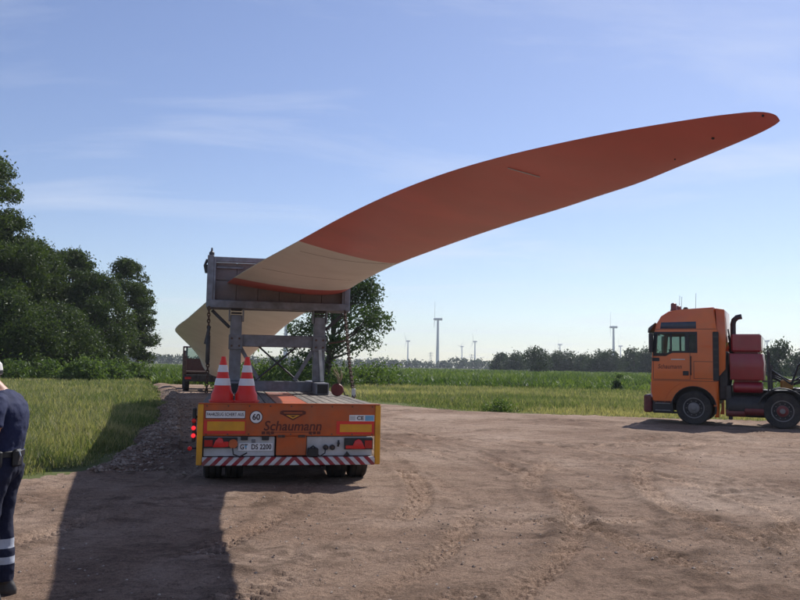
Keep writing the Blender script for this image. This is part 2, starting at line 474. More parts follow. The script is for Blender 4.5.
def cut(o, cutters):
    """boolean difference, baked"""
    for c in cutters:
        c.parent = o.parent
        md = o.modifiers.new('b', 'BOOLEAN'); md.operation = 'DIFFERENCE'; md.solver = 'EXACT'; md.object = c
    dg = bpy.context.evaluated_depsgraph_get()
    me = bpy.data.meshes.new_from_object(o.evaluated_get(dg))
    o.modifiers.clear(); old = o.data; o.data = me
    bpy.data.meshes.remove(old)
    me.shade_smooth(); me.set_sharp_from_angle(angle=R(30))
    for c in cutters:
        d = c.data; bpy.data.objects.remove(c); bpy.data.meshes.remove(d)

def np_mesh(name, V, F, m, tint=None, parent=None, smooth=False, mats=None, midx=None):
    """V (n,3), F (m,k) numpy -> mesh object"""
    me = bpy.data.meshes.new(name)
    V = np.ascontiguousarray(V, np.float32); F = np.ascontiguousarray(F, np.int32)
    k = F.shape[1]
    me.vertices.add(len(V)); me.vertices.foreach_set('co', V.ravel())
    me.loops.add(F.size); me.loops.foreach_set('vertex_index', F.ravel())
    me.polygons.add(len(F)); me.polygons.foreach_set('loop_start', np.arange(0, F.size, k, dtype=np.int32))
    for q in (mats or [m]): me.materials.append(M[q] if isinstance(q, str) else q)
    if midx is not None: me.polygons.foreach_set('material_index', midx.astype(np.int32))
    me.polygons.foreach_set('use_smooth', np.full(len(F), smooth))
    me.update(calc_edges=True)
    if tint is not None:
        a = me.attributes.new('tint', 'FLOAT', 'POINT'); a.data.foreach_set('value', np.ascontiguousarray(tint, np.float32))
    return link(name, me, parent)

def text(name, s, size, m, parent, loc, width=None, shear=0.0, depth=0.001, rot=(R(90), 0, 0), bold=0.0):
    cu = bpy.data.curves.new(name, 'FONT'); cu.body = s; cu.size = size; cu.align_x = 'CENTER'; cu.align_y = 'CENTER'
    cu.shear = shear; cu.extrude = depth; cu.offset = bold; cu.resolution_u = 3
    o = bpy.data.objects.new('tmp', cu); COL.objects.link(o)
    dg = bpy.context.evaluated_depsgraph_get()
    me = bpy.data.meshes.new_from_object(o.evaluated_get(dg)); me.name = name
    bpy.data.objects.remove(o); bpy.data.curves.remove(cu)
    me.materials.clear(); me.materials.append(M[m])
    if width:
        xs = [v.co.x for v in me.vertices]; k = width / (max(xs) - min(xs))
        for v in me.vertices: v.co.x *= k
    return link(name, me, parent, loc, rot)

def pip(poly, x, y):
    inside = np.zeros(x.shape, bool); n = len(poly)
    for i in range(n):
        (x0, y0), (x1, y1) = poly[i], poly[(i + 1) % n]
        c = ((y0 > y) != (y1 > y)) & (x < (x1 - x0) * (y - y0) / ((y1 - y0) or 1e-9) + x0)
        inside ^= c
    return inside
def sdist(poly, x, y):
    """signed distance, negative inside"""
    d = np.full(x.shape, 1e9); n = len(poly)
    for i in range(n):
        (x0, y0), (x1, y1) = poly[i], poly[(i + 1) % n]
        ex, ey = x1 - x0, y1 - y0
        t = np.clip(((x - x0) * ex + (y - y0) * ey) / (ex * ex + ey * ey), 0, 1)
        d = np.minimum(d, np.hypot(x - x0 - t * ex, y - y0 - t * ey))
    return np.where(pip(poly, x, y), -d, d)

# ------------------------------------------------------------------ the ground
YARD = [(-30, 6.5), (-12, 9.6), (-7, 11.0), (-5.6, 11.5), (-5.0, 12.9), (-5.3, 15.4), (-6.6, 21.6), (-8.9, 30), (-12.4, 42),
        (-19, 62), (-31, 97), (-72, 215), (-64, 215), (-25.5, 100), (-12.5, 62), (-5.5, 45), (-3.2, 39.5), (-0.4, 35.3), (2.7, 31.2), (6.3, 29.6),
        (8.9, 28.9), (14.2, 28.5), (25, 28.5), (44, 27), (44, -14), (-30, -14)]
def yard_sd(x, y):
    return sdist(YARD, x, y) + 0.5 * vnoise(x, y, 1.6, 3) + 0.3 * vnoise(x, y, 0.5, 4)

# tyre tracks: centre lines in plan, each with a tread
TRACKS = []
def track(pts, w=0.34, depth=0.03, period=0.13):
    P = []
    for i in range(len(pts) - 1):
        p0 = Vector(pts[max(i - 1, 0)]); p1 = Vector(pts[i]); p2 = Vector(pts[i + 1]); p3 = Vector(pts[min(i + 2, len(pts) - 1)])
        for k in range(12):
            t = k / 12
            P.append(0.5 * (2 * p1 + (p2 - p0) * t + (2 * p0 - 5 * p1 + 4 * p2 - p3) * t * t + (3 * p1 - p0 - 3 * p2 + p3) * t ** 3))
    TRACKS.append(([(p.x, p.y) for p in P], w, depth, period))
for off in (0.0, 1.9):
    track([(-1.9 + off, 4.0), (-0.9 + off, 6.2), (0.0 + off, 8.6), (0.3 + off, 11.5), (-0.4 + off, 16), (-1.9 + off, 22), (-4.5 + off, 32)], depth=0.032)
    track([(4.6 + off * 0.6, 3.4), (3.0 + off * 0.7, 6.0), (1.9 + off * 0.8, 9.0), (2.2 + off * 0.9, 13), (4.2 + off, 17.5), (8 + off, 21.5)], depth=0.03, period=0.14)
    track([(-0.1 + off * .2, 4.2 + off * .8), (2.5 + off * .2, 6.3 + off * .8), (6 + off * .1, 8.2 + off * .8), (11, 10.2 + off * .9)], depth=0.028, period=0.15)
    track([(-3.6 + off, 7.0), (-3.2 + off, 9.5), (-3.3 + off, 13), (-4.2 + off, 19), (-6.6 + off, 27)], depth=0.028)
    track([(3, 15 + off), (8, 17 + off), (14, 17.5 + off), (22, 17 + off)], depth=0.03)

for k in range(5):
    a0 = 0.5 + 1.25 * k
    track([(a0 - 1.0, 5.2 + 0.5 * k), (a0, 7.6 + 0.4 * k), (a0 + 0.3, 10.5), (a0 - 0.6, 14.5), (a0 - 2.4 - 0.3 * k, 20)], w=0.27, depth=0.022, period=0.11 + 0.01 * k)
track([(0.6, 8.6), (3.2, 9.2), (6.5, 11.5), (9.5, 15.5), (11, 20)], w=0.3, depth=0.024, period=0.13)
track([(1.2, 7.4), (4.2, 8.0), (8.0, 10.2), (11.4, 14.2), (13, 19)], w=0.3, depth=0.024, period=0.13)
def yard_height(x, y, sd):
    wear = np.full(x.shape, 0.5)
    z = 0.045 * vnoise(x, y, 5.5, 21) + 0.05 * vnoise(x, y, 2.1, 22)
    # clods and scuffs, patchy
    patch = np.clip(vnoise(x, y, 1.7, 23) * 3 + 0.45, 0, 1)
    patch2 = np.clip(vnoise(x * 0.5 + y * 0.1, y, 0.9, 28) * 3.4 + 0.1, 0, 1)
    z = z + patch * (0.034 * vnoise(x, y, 0.33, 24) + 0.030 * vnoise(x, y, 0.14, 25)) + 0.055 * patch2 * np.abs(vnoise(x, y, 0.2, 26)) + 0.010 * vnoise(x, y, 0.07, 27)
    for pts, w, depth, per in TRACKS:
        best = np.full(x.shape, 9.0); along = np.zeros(x.shape); s = 0.0; lat = np.zeros(x.shape)
        xs = [p[0] for p in pts]; ys = [p[1] for p in pts]
        sel = (x > min(xs) - 1) & (x < max(xs) + 1) & (y > min(ys) - 1) & (y < max(ys) + 1)
        idx = np.nonzero(sel)[0]
        if len(idx) == 0: continue
        X, Y = x[idx], y[idx]; bd = np.full(X.shape, 9.0); al = np.zeros(X.shape); lt = np.zeros(X.shape)
        for (x0, y0), (x1, y1) in zip(pts, pts[1:]):
            ex, ey = x1 - x0, y1 - y0; L = math.hypot(ex, ey)
            t = np.clip(((X - x0) * ex + (Y - y0) * ey) / (L * L), 0, 1)
            dx, dy = X - x0 - t * ex, Y - y0 - t * ey
            d = np.hypot(dx, dy); u = d < bd
            bd[u] = d[u]; al[u] = (s + t * L)[u]; lt[u] = ((dx * ey - dy * ex) / L)[u]
            s += L
        prof = np.clip(1 - (bd / (w * 0.55)) ** 4, 0, 1) * np.clip(vnoise(X, Y, 2.0, 31 + int(per * 100)) * 4 + 0.6, 0, 1)
        ridge = np.exp(-((bd - w * 0.62) / 0.07) ** 2) * depth * 0.5
        tread = 0.7 * depth * np.sign(np.sin(2 * math.pi * (al / per + np.abs(lt) * 3.5)))
        z[idx] += prof * (-depth * 0.6 + tread) + ridge * 1.0
        wear[idx] += 0.26 * prof + prof * 0.20 * np.sign(tread) - 0.22 * np.exp(-((bd - w * 0.66) / 0.10) ** 2) * np.clip(vnoise(X, Y, 0.6, 33) * 3 + 0.5, 0, 1)
    # the gravelled shoulder along the road, then the sheet dips under the grass
    sh = (x < -1.5) & (y > 12.2) & (y < 60) & (x > -24) & (x < -0.28 * y + 0.2)
    z = z + np.where(sh, 0.12 * np.exp(-((sd + 0.7) / 0.6) ** 2) * np.clip((y - 12.2) / 3, 0, 1), 0)
    z = z + 0.03
    wear = wear - 0.55 * np.clip(patch2 * 1.2 - 0.45, 0, 1) * np.clip(vnoise(x, y, 0.11, 35) * 4 + 0.4, 0, 1)
    yard_height.wear = np.clip(wear, 0, 1)
    e = np.clip((sd + 0.35) / 0.7, 0, 1)
    return z * (1 - e) - 0.16 * e

def polar(rmin, rmax, ratio, fine, nfine, ncoarse):
    nr = int(math.log(rmax / rmin) / math.log(ratio)) + 1
    rr = rmin * (rmax / rmin) ** (np.arange(nr + 1) / nr)
    a = np.concatenate([np.linspace(-fine, fine, nfine), np.linspace(fine, 360 - fine, ncoarse)[1:-1]])
    a = np.radians(a); na = len(a)
    Rg, A = np.meshgrid(rr, a, indexing='ij')
    x = (Rg * np.sin(A)).ravel(); y = (Rg * np.cos(A)).ravel()
    i, j = np.meshgrid(np.arange(nr), np.arange(na), indexing='ij')
    i = i.ravel(); j = j.ravel(); j2 = (j + 1) % na
    F = np.stack([i * na + j, i * na + j2, (i + 1) * na + j2, (i + 1) * na + j], 1)
    return x, y, F, na
def cap_centre(x, y, F, na):
    c = len(x)
    x = np.append(x, 0.0); y = np.append(y, 0.0)
    return x, y, c

# meadow ground, reaching to the horizon
x, y, F, na = polar(0.6, 2600, 1.03, 44, 260, 60)
sd = yard_sd(x, y)
r = np.hypot(x, y)
z = 0.10 * vnoise(x, y, 9, 41) * np.clip(r / 30, 0, 1) + 0.04 * vnoise(x, y, 2.2, 42)
z = z - 0.45 * np.clip((-sd - 0.5) / 1.2, 0, 1)
z = np.where(r > 220, z * np.clip((400 - r) / 180, 0, 1), z)
F = F[:, ::-1]
g = np_mesh('ground', np.stack([x, y, z], 1), F, 'meadow', smooth=True)
tag(g, 'flat green meadow ground reaching to the horizon', None, kind='structure')

# dirt yard and track
x, y, F, na = polar(0.5, 230, 1.0074, 41, 520, 60)
sd = yard_sd(x, y)
z = yard_height(x, y, sd)
wear = yard_height.wear
keep = (sd[F].min(1) < 0.5)
F = F[keep][:, ::-1]
used = np.unique(F); remap = np.full(len(x), -1); remap[used] = np.arange(len(used))
V = np.stack([x, y, z], 1)[used]
# close the small hole under the camera
yard = np_mesh('dirt_yard', V, remap[F], 'dirt', smooth=True, tint=wear[used])
tag(yard, 'rutted brown dirt yard and track with tyre marks', None, kind='structure')
def yz(px_, py_):
    a = np.array([px_], float); b = np.array([py_], float)
    return float(yard_height(a, b, yard_sd(a, b))[0])

# stones
def stones(name, pts, sizes, m):
    base = np.array([(1, 0, 0), (-1, 0, 0), (0, 1, 0), (0, -1, 0), (0, 0, 1), (0, 0, -1)], float)
    tri = np.array([(0, 2, 4), (2, 1, 4), (1, 3, 4), (3, 0, 4), (2, 0, 5), (1, 2, 5), (3, 1, 5), (0, 3, 5)])
    n = len(pts)
    V = base[None] * (0.6 + 0.8 * rng.random((n, 6, 1))) + 0.25 * (rng.random((n, 6, 3)) - 0.5)
    V *= np.array([1, 1, 0.65]) * sizes[:, None, None]
    a = rng.random(n) * 6.28; ca, sa = np.cos(a)[:, None], np.sin(a)[:, None]
    X = V[:, :, 0] * ca - V[:, :, 1] * sa; Y = V[:, :, 0] * sa + V[:, :, 1] * ca
    V = np.stack([X, Y, V[:, :, 2]], 2) + pts[:, None, :]
    Fq = (tri[None] + (np.arange(n) * 6)[:, None, None]).reshape(-1, 3)
    return np_mesh(name, V.reshape(-1, 3), Fq, m, tint=np.repeat(rng.random(n), 6))
# gravel along the shoulder of the track
n = 9500
sy = 12.2 + (46 - 12.2) * rng.random(n) ** 1.5
edge = np.interp(sy, [12.9, 15.4, 21.6, 30, 42, 62], [-5.0, -5.3, -6.6, -8.9, -12.4, -19])
sx = edge + 0.45 + 0.36 * rng.standard_normal(n) * np.clip((sy - 11.6) / 3.5, 0.15, 1) + 0.25 * vnoise(sy, sy * 0, 1.7, 5) + 0.5 * np.abs(rng.standard_normal(n)) * (rng.random(n) < 0.2)
sdv = yard_sd(sx, sy)
k = sdv < 0.25
sx, sy, sdv = sx[k], sy[k], sdv[k]
szs = (0.010 + 0.045 * rng.random(len(sx)) ** 4)
P = np.stack([sx, sy, np.maximum(yard_height(sx, sy, sdv), -0.02) + szs * 0.2], 1)
tag(stones('gravel', P, szs, 'gravel'), 'loose grey gravel along the shoulder of the track', 'gravel', kind='stuff')
# scattered pebbles and clods over the yard
n = 20000
ang = np.radians(-36 + 72 * rng.random(n)); rad = 3.2 * (28 / 3.2) ** rng.random(n)
sx, sy = rad * np.sin(ang), rad * np.cos(ang)
clump = vnoise(sx, sy, 1.5, 51) + 0.5 * vnoise(sx, sy, 0.5, 52) + 0.18 * rng.standard_normal(n)
sdv = yard_sd(sx, sy); k = (clump > 0.05) & (sdv < -0.2)
sx, sy, sdv = sx[k], sy[k], sdv[k]
szs = 0.004 + 0.014 * rng.random(len(sx)) ** 5
P = np.stack([sx, sy, yard_height(sx, sy, sdv) + szs * 0.25], 1)
tag(stones('pebbles', P, szs, 'stone'), 'small pebbles and dry clods scattered over the dirt', 'pebbles', kind='stuff')

# ------------------------------------------------------------------ grass and crop
def blades(name, x, y, z, h, w, lean, m, tint, label, cat, seg2=True):
    n = len(x)
    a = rng.random(n) * 6.28; la = rng.random(n) * 6.28
    wx, wy = np.cos(a) * w * 0.5, np.sin(a) * w * 0.5
    lx, ly = np.cos(la) * lean * h, np.sin(la) * lean * h
    b0 = np.stack([x - wx, y - wy, z], 1); b1 = np.stack([x + wx, y + wy, z], 1)
    m0 = np.stack([x - wx * 0.8 + lx * 0.3, y - wy * 0.8 + ly * 0.3, z + h * 0.55], 1); m1 = np.stack([x + wx * 0.8 + lx * 0.3, y + wy * 0.8 + ly * 0.3, z + h * 0.55], 1)
    t = np.stack([x + lx, y + ly, z + h * (1 - 0.25 * lean)], 1)
    V = np.stack([b0, b1, m0, m1, t], 1).reshape(-1, 3)
    o = (np.arange(n) * 5)[:, None]
    F = np.concatenate([o + np.array([0, 1, 3]), o + np.array([0, 3, 2]), o + np.array([2, 3, 4])], 0)
    T = np.repeat(tint, 5)
    return tag(np_mesh(name, V, F, m, tint=T), label, cat, kind='stuff')

def scatter(n, a0, a1, r0, r1, power=1.0):
    ang = np.radians(a0 + (a1 - a0) * rng.random(n))
    rad = r0 * (r1 / r0) ** (rng.random(n) ** power)
    return rad * np.sin(ang), rad * np.cos(ang), rad
# left meadow
x, y, rad = scatter(225000, -46, -8, 10.5, 110, 0.9)
sd = yard_sd(x, y); k = sd > 0.02 - 0.2 * (rng.random(len(x)) < 0.15)
x, y, rad, sd = x[k], y[k], rad[k], sd[k]
dens = vnoise(x, y, 1.3, 61) + vnoise(x, y, 0.4, 62) * 0.6
h = (0.32 + 0.28 * rng.random(len(x)) + 0.22 * dens) * np.clip(0.3 + sd / 1.2, 0.3, 1)
h = np.clip(h * 0.78, 0.05, 0.7)
w = 0.008 + rad * 0.00068
ti = np.clip(0.30 + 0.45 * vnoise(x, y, 3.0, 63) + 0.5 * vnoise(x, y, 0.7, 72) + 0.2 * dens + 0.28 * rng.standard_normal(len(x)), 0, 1)
blades('meadow_grass', x, y, np.zeros(len(x)) - 0.03, h, w, 0.1 + 0.4 * rng.random(len(x)), 'grass', ti, 'tall meadow grass going to seed left of the dirt track', 'grass')
# right verge
x, y, rad = scatter(195000, -16, 46, 27, 68, 1.0)
sd = yard_sd(x, y); k = (sd > 0.02) & ~((x < -6) & (y < 40))
x, y, rad, sd = x[k], y[k], rad[k], sd[k]
dens = vnoise(x, y, 2.1, 64) + vnoise(x, y, 0.6, 65) * 0.6
h = np.clip((0.16 + 0.22 * rng.random(len(x)) + 0.16 * dens) * np.clip(0.3 + sd / 3, 0.3, 1.25), 0.05, 0.7)
w = 0.010 + rad * 0.0008
ti = np.clip(0.45 + 0.9 * vnoise(x, y * 2.2, 6.0, 66) + 0.35 * dens - 0.012 * (sd - 6) + 0.2 * rng.standard_normal(len(x)), 0, 1)
blades('verge_grass', x, y, np.zeros(len(x)) - 0.03, h, w, 0.1 + 0.4 * rng.random(len(x)), 'grass', ti, 'dry yellow green verge grass between the dirt yard and the crop', 'grass')
# green crop beyond the verge
x, y, rad = scatter(150000, -17, 46, 60, 330, 1.25)
edge = 61 + 3.0 * vnoise(x, y * 0, 11, 67) * 2 - 0.05 * x
k = y > edge
x, y, rad = x[k], y[k], rad[k]
fr = np.clip((y - edge[k]) / 8, 0, 1)
h = (0.72 + 0.5 * rng.random(len(x)) + 0.7 * vnoise(x, y, 3.5, 68) + 0.5 * vnoise(x, y, 1.1, 70)) * (0.6 + 0.4 * fr)
w = 0.055 + rad * 0.0012
ti = np.clip(0.30 + 0.6 * vnoise(x, y, 7, 69) + 0.6 * vnoise(x, y, 1.6, 71) + 0.25 * rng.standard_normal(len(x)), 0, 1)
blades('field_crop', x, y, np.zeros(len(x)) - 0.05, np.clip(h, 0.3, 1.5), w, 0.2 + 0.5 * rng.random(len(x)), 'crop', ti, 'dense leafy green crop covering the flat field', 'crop')

# ------------------------------------------------------------------ trees
def leaf_cloud(centres, radii, n, size, squash=0.8, seed=0, flat=0.0):
    g = np.random.default_rng(seed)
    centres = np.array(centres); radii = np.array(radii)
    wgt = radii ** 2; idx = g.choice(len(centres), n, p=wgt / wgt.sum())
    d = g.standard_normal((n, 3)); d /= np.linalg.norm(d, axis=1)[:, None]
    rr = (0.35 + 0.65 * g.random(n) ** 0.6) * (1 + 0.35 * np.abs(g.standard_normal(n)) * (g.random(n) < 0.3))
    P = centres[idx] + d * (radii[idx] * rr)[:, None] * np.array([1, 1, squash])
    # leaf quads, two triangles, bent along the middle
    u = g.standard_normal((n, 3)); u /= np.linalg.norm(u, axis=1)[:, None]
    v = np.cross(u, g.standard_normal((n, 3))); v /= np.linalg.norm(v, axis=1)[:, None]
    s = size * (0.55 + 0.9 * g.random(n))[:, None]
    nrm = np.cross(u, v) * 0.25
    V = np.stack([P - u * s, P - v * s * 0.45 + nrm * s, P + u * s, P + v * s * 0.45 + nrm * s], 1).reshape(-1, 3)
    o = (np.arange(n) * 4)[:, None]
    F = np.concatenate([o + np.array([0, 1, 2]), o + np.array([0, 2, 3])], 0)
    clumpt = g.random(len(centres))
    T = np.repeat(np.clip(0.25 + 0.35 * clumpt[idx] + 0.2 * g.standard_normal(n), 0, 1), 4)
    return V, F, T
def tree(name, label, base, height, width, nleaf, size, m, seed, group=None, trunk=0.25, crown_lo=0.22, nclump=26, lean=(0, 0), cat='tree', clump=0.2, limbs=7, top_narrow=0.5):
    g = np.random.default_rng(seed)
    t = thing(name, label, cat, base, 0, group)
    # clump centres on an uneven crown envelope
    cs, rs = [], []
    for i in range(nclump):
        f = g.random(); zz_ = crown_lo + (1 - crown_lo) * f
        env = math.sin(math.pi * min(1, (f * 0.84 + 0.14)) ** 1.0) ** 0.6 if f < 1 else 0
        env = max(0.12, env * (1 - (1 - top_narrow) * max(0, f - 0.6)))
        a = g.random() * 6.283; q = (0.35 + 0.65 * g.random() ** 0.6) * env
        rad = width * clump * (0.6 + 0.8 * g.random())
        cs.append((q * math.cos(a) * (width / 2 - rad * 0.7) + lean[0] * zz_, q * math.sin(a) * (width / 2 - rad * 0.7) + lean[1] * zz_, zz_ * height - rad * 0.55))
        rs.append(rad)
    b = B()
    top = Vector((lean[0] * 0.85, lean[1] * 0.85, height * 0.85))
    path = [Vector((0, 0, -0.3)), Vector((0.01 * height, 0, 0.12 * height)), Vector((lean[0] * 0.3 - 0.01 * height, 0.01 * height, height * 0.35)), Vector((lean[0] * 0.6, lean[1] * 0.6, height * 0.62)), top]
    b.tube(path, [trunk * 1.25, trunk, trunk * 0.72, trunk * 0.42, trunk * 0.08], 8)
    order = sorted(range(nclump), key=lambda i: -rs[i])[:limbs]
    for i in order:
        c = Vector(cs[i]); s = Vector((lean[0] * 0.3, 0, max(height * 0.18, min(c.z * 0.62, height * 0.6))))
        mid = (s + c) / 2 + Vector((0, 0, -0.03 * height + 0.08 * height * g.random()))
        b.tube([s, mid, c], [trunk * 0.42, trunk * 0.27, trunk * 0.06], 6)
        for q in range(2):
            e = c + Vector(((g.random() - .5), (g.random() - .5), (g.random() - .3))) * rs[i] * 1.5
            b.tube([mid, (mid + e) / 2 + Vector((0, 0, 0.02 * height)), e], [trunk * 0.2, trunk * 0.12, trunk * 0.03], 5)
    b.obj('trunk', 'bark', t)
    V, F, T = leaf_cloud(cs, rs, nleaf, size, seed=seed + 1)
    V[:, 2] = np.maximum(V[:, 2], 0.02 * height)
    np_mesh('crown', V, F, m, tint=T, parent=t)
    return t

def foot(px, Y): 
    p = at(px, 362, Y); return (p.x, p.y, -0.05)
def hgt(px, py, Y): return at(px, py, Y).z

# woodland beside the track
WG = 'trees of the wood beside the track'
def wtree(lab, px, Y, py, w, n, size, seed, tr, lo, nc, cl, **k):
    return tree('woodland_tree', lab, foot(px, Y), hgt(px, py, Y), w, n, size, 'leaf_wood', seed, WG, tr, lo, nc, clump=cl, limbs=12, **k)
wtree('tallest broadleaf tree of the wood, standing above all its neighbours', -34, 70, 150, 13.0, 46000, 0.15, 101, 0.42, 0.10, 120, 0.085, top_narrow=0.85)
wtree('leaning tree half merged with the tallest one of the wood', -4, 74, 208, 8.2, 30000, 0.15, 131, 0.30, 0.08, 100, 0.10, top_narrow=0.9)
wtree('broad dark tree of the wood growing right beside the tallest one', 26, 78, 237, 11.0, 42000, 0.15, 102, 0.34, 0.05, 120, 0.09, top_narrow=0.9)
wtree('round crowned tree in the middle of the dark wood', 62, 84, 249, 10.5, 40000, 0.15, 103, 0.32, 0.05, 120, 0.09, top_narrow=0.9)
wtree('lower dark tree of the wood tucked before the last tree', 92, 80, 272, 9.4, 30000, 0.14, 104, 0.26, 0.04, 100, 0.10, top_narrow=0.9)
wtree('last tree of the wood, its loose crown leaning out to the track', 120, 90, 259, 8.6, 30000, 0.14, 124, 0.28, 0.05, 110, 0.085, lean=(0.5, 0), top_narrow=0.9)
wtree('dark tree filling the back of the wood behind the tallest one', 2, 92, 238, 13, 30000, 0.2, 106, 0.34, 0.04, 90, 0.11, top_narrow=0.9)
wtree('low spreading tree filling the wood edge under the tallest tree', 10, 66, 292, 9, 28000, 0.14, 107, 0.22, 0.02, 80, 0.12, top_narrow=0.9)
wtree('low leafy tree at the foot of the wood between taller trunks', 54, 72, 302, 10, 28000, 0.14, 108, 0.2, 0.02, 80, 0.12, top_narrow=0.9)
wtree('slender young tree hanging loose twigs at the end of the wood', 138, 92, 316, 3.0, 3600, 0.12, 109, 0.10, 0.08, 34, 0.12)
# bushes at its foot
for i, (px, Y, top, w, lab) in enumerate([
        (14, 62, 361, 4.5, 'dense dark bush at the wood edge under the tallest tree'),
        (48, 64, 360, 4.2, 'rounded green bush at the wood edge in front of the broad dark tree'),
        (84, 62, 359, 4.0, 'bright green bush at the wood edge in the middle'),
        (108, 66, 360, 4.4, 'bright green bush below the last tree of the wood'),
        (132, 72, 363, 4.2, 'low green bush trailing from the wood towards the track'),
        (152, 76, 367, 3.6, 'lowest green bush, last before the gravel track')]):
    tree('bush', lab, foot(px, Y), hgt(px, top, Y), w, 5200, 0.14, 'bush', 140 + i, 'bushes along the wood edge', 0.05, 0.05, 22, cat='bush', clump=0.24, limbs=5)
# the single tree behind the trailer
tree('field_tree', 'single open crowned tree in the field behind the trailer', foot(326, 58), hgt(340, 266, 58), 9.2, 9600, 0.125, 'leaf_mid', 163, None, 0.24, 0.26, 60, lean=(1.3, 0.2), clump=0.085, limbs=26, top_narrow=0.75)
tree('bush', 'leafy bush at the foot of the single field tree', foot(322, 59), hgt(322, 364, 59), 8.5, 6000, 0.14, 'bush', 171, 'field bushes', 0.05, 0.05, 22, cat='bush', clump=0.24)
tree('bush', 'low hedge bush beside the single field tree under its outer twigs', foot(372, 62), hgt(372, 366, 62), 7.6, 5600, 0.14, 'bush', 172, 'field bushes', 0.05, 0.05, 22, cat='bush', clump=0.24)
tree('bush', 'green bush seen through the cradle between its two posts', foot(268, 56), hgt(268, 361, 56), 9.0, 7000, 0.14, 'bush', 173, 'field bushes', 0.05, 0.05, 22, cat='bush', clump=0.24)
tree('bush', 'olive green shrub standing alone on the verge at the yard edge', (ground_at(499, 412).x, ground_at(499, 412).y, -0.03), 0.50, 1.75, 2600, 0.05, 'bush', 174, 'field bushes', 0.02, 0.05, 18, cat='bush', clump=0.24)
tree('bush', 'small dark bush at the front edge of the crop near the truck', foot(618, 59), 1.5, 0.9, 900, 0.09, 'leaf_mid', 175, 'field bushes', 0.03, 0.05, 12, cat='bush', clump=0.24)
# trees across the field
FT = 'trees across the far side of the field'
far = [(500, 352, 330, 9), (514, 351, 320, 12), (536, 347, 230, 11), (556, 350, 320, 11), (570, 348.5, 320, 14), (586, 353, 310, 10), (597, 348, 300, 12), (609, 350, 300, 12),
       (622, 356, 330, 10), (634, 347.5, 300, 12), (646, 347, 290, 11), (660, 349, 290, 14), (737, 350, 260, 12),
       (757, 352, 240, 11), (779, 340, 170, 7.5), (797, 350, 190, 10), (822, 345, 200, 13)]
FL = ['round tree at the open end of the far row', 'broad tree next to the end of the far row', 'loose bushy tree standing forward of the far row in the crop', 'round tree directly behind the loose forward tree',
      'broad high tree under the small turbine in the far row', 'low tree in the dip of the far row', 'narrow taller tree beside the dip of the far row', 'round tree left of the tall pale turbine tower',
      'low tree in the gap below the two turbines', 'tall tree just past the gap below the two turbines', 'tall tree second past the gap below the two turbines', 'broad tree of the far row half hidden by the orange cab',
      'tree seen past the exhaust pipe of the truck', 'round tree seen behind the red tank of the truck',
      'slim upright tree rising behind the truck chassis', 'low tree beside the slim one behind the truck chassis', 'broad tree beyond the rear of the truck']
protos = []
for i, (px, py, Y, w) in enumerate(far):
    if i < 5:
        hh = hgt(px, py, Y)
        o = tree('far_tree', FL[i], foot(px, Y), hh, w, 3600, 0.42 if Y > 250 else 0.30, 'leaf_far', 200 + i * 3, FT, 0.3, 0.04, 26, clump=0.19, limbs=4)
        protos.append((o, hh, w))
    else:
        p, h0, w0 = protos[(i * 3 + 1) % 5]
        o = copy_tree(p); o.location = foot(px, Y); hh = hgt(px, py, Y)
        o.rotation_euler = (0, 0, i * 1.7); o.scale = (w / w0, w / w0, hh / h0)
        o['label'] = FL[i]
# hazy wood on the skyline: reads as one mass
cs, rs = [], []
g2 = np.random.default_rng(5)
for k in range(420):
    a = R(-34 + 70 * k / 420 + 0.1 * g2.random()); Y = 760 + 160 * g2.random()
    hh = 6 + 4.5 * (0.5 + vnoise(np.array([a * 40]), np.array([0.0]), 1.0, 8)[0]) + 2.5 * g2.random()
    for q in range(2):
        cs.append((math.tan(a) * Y + 6 * g2.random(), Y, hh * (0.25 + 0.4 * q))); rs.append(hh * 0.42)
V, F, T = leaf_cloud(cs, rs, 30000, 1.5, seed=77)
V[:, 2] = np.maximum(V[:, 2], 0)
tag(np_mesh('distant_wood', V, F, 'leaf_far', tint=T), 'hazy low wood along the skyline beyond the fields', 'wood', kind='stuff')

# ------------------------------------------------------------------ wind turbines and pylons
def turbine_meshes():
    t = B().lathe([(2.3, 0), (2.25, 5), (1.75, 35), (1.3, 64)], seg=16).obj('tower', 'tower')
    n = B().box((1.2, 0, 65.3), (9.5, 3.2, 3.2), 0.6).lathe([(0.2, -6.2), (1.2, -5.6), (1.6, -4.4), (1.6, -3.2)], 'x', 14, (0, 0, 65.3)).obj('nacelle', 'tower')
    b = B().prism([(-0.4, 0), (-0.95, 4), (-0.6, 12), (-0.2, 22), (0.02, 23), (0.15, 17), (0.4, 5), (0.4, 0)], -0.16, 0.16, 'yz').obj('rotor_blade', 'tower')
    return t, n, b
tw, nc, rb = turbine_meshes()
turb = [(438, 319, 65, 'nearest tall pale wind turbine standing alone in the field', 0.05, 90), (408, 341, 65, 'wind turbine showing through the outer twigs of the field tree', 0.5, 60),
        (462, 346.5, 65, 'shorter far wind turbine of a close pair on the skyline', 1.3, 55), (475, 341.5, 65, 'taller far wind turbine of a close pair on the skyline', 0.2, 60),
        (560, 344.5, 65, 'small wind turbine peeping above the middle of the far tree row', 0.1, 80), (613.5, 327, 65, 'tall wind turbine rising behind the far trees near the truck cab', 0.15, 75),
        (620.5, 346, 65, 'small wind turbine just beside the tall one behind the far trees', 0.3, 65), (767, 341, 65, 'wind turbine rising behind the truck chassis', 0.7, 20),
        (287, 300, 65, 'wind turbine tower seen between the posts of the blade cradle', 0.2, 80)]
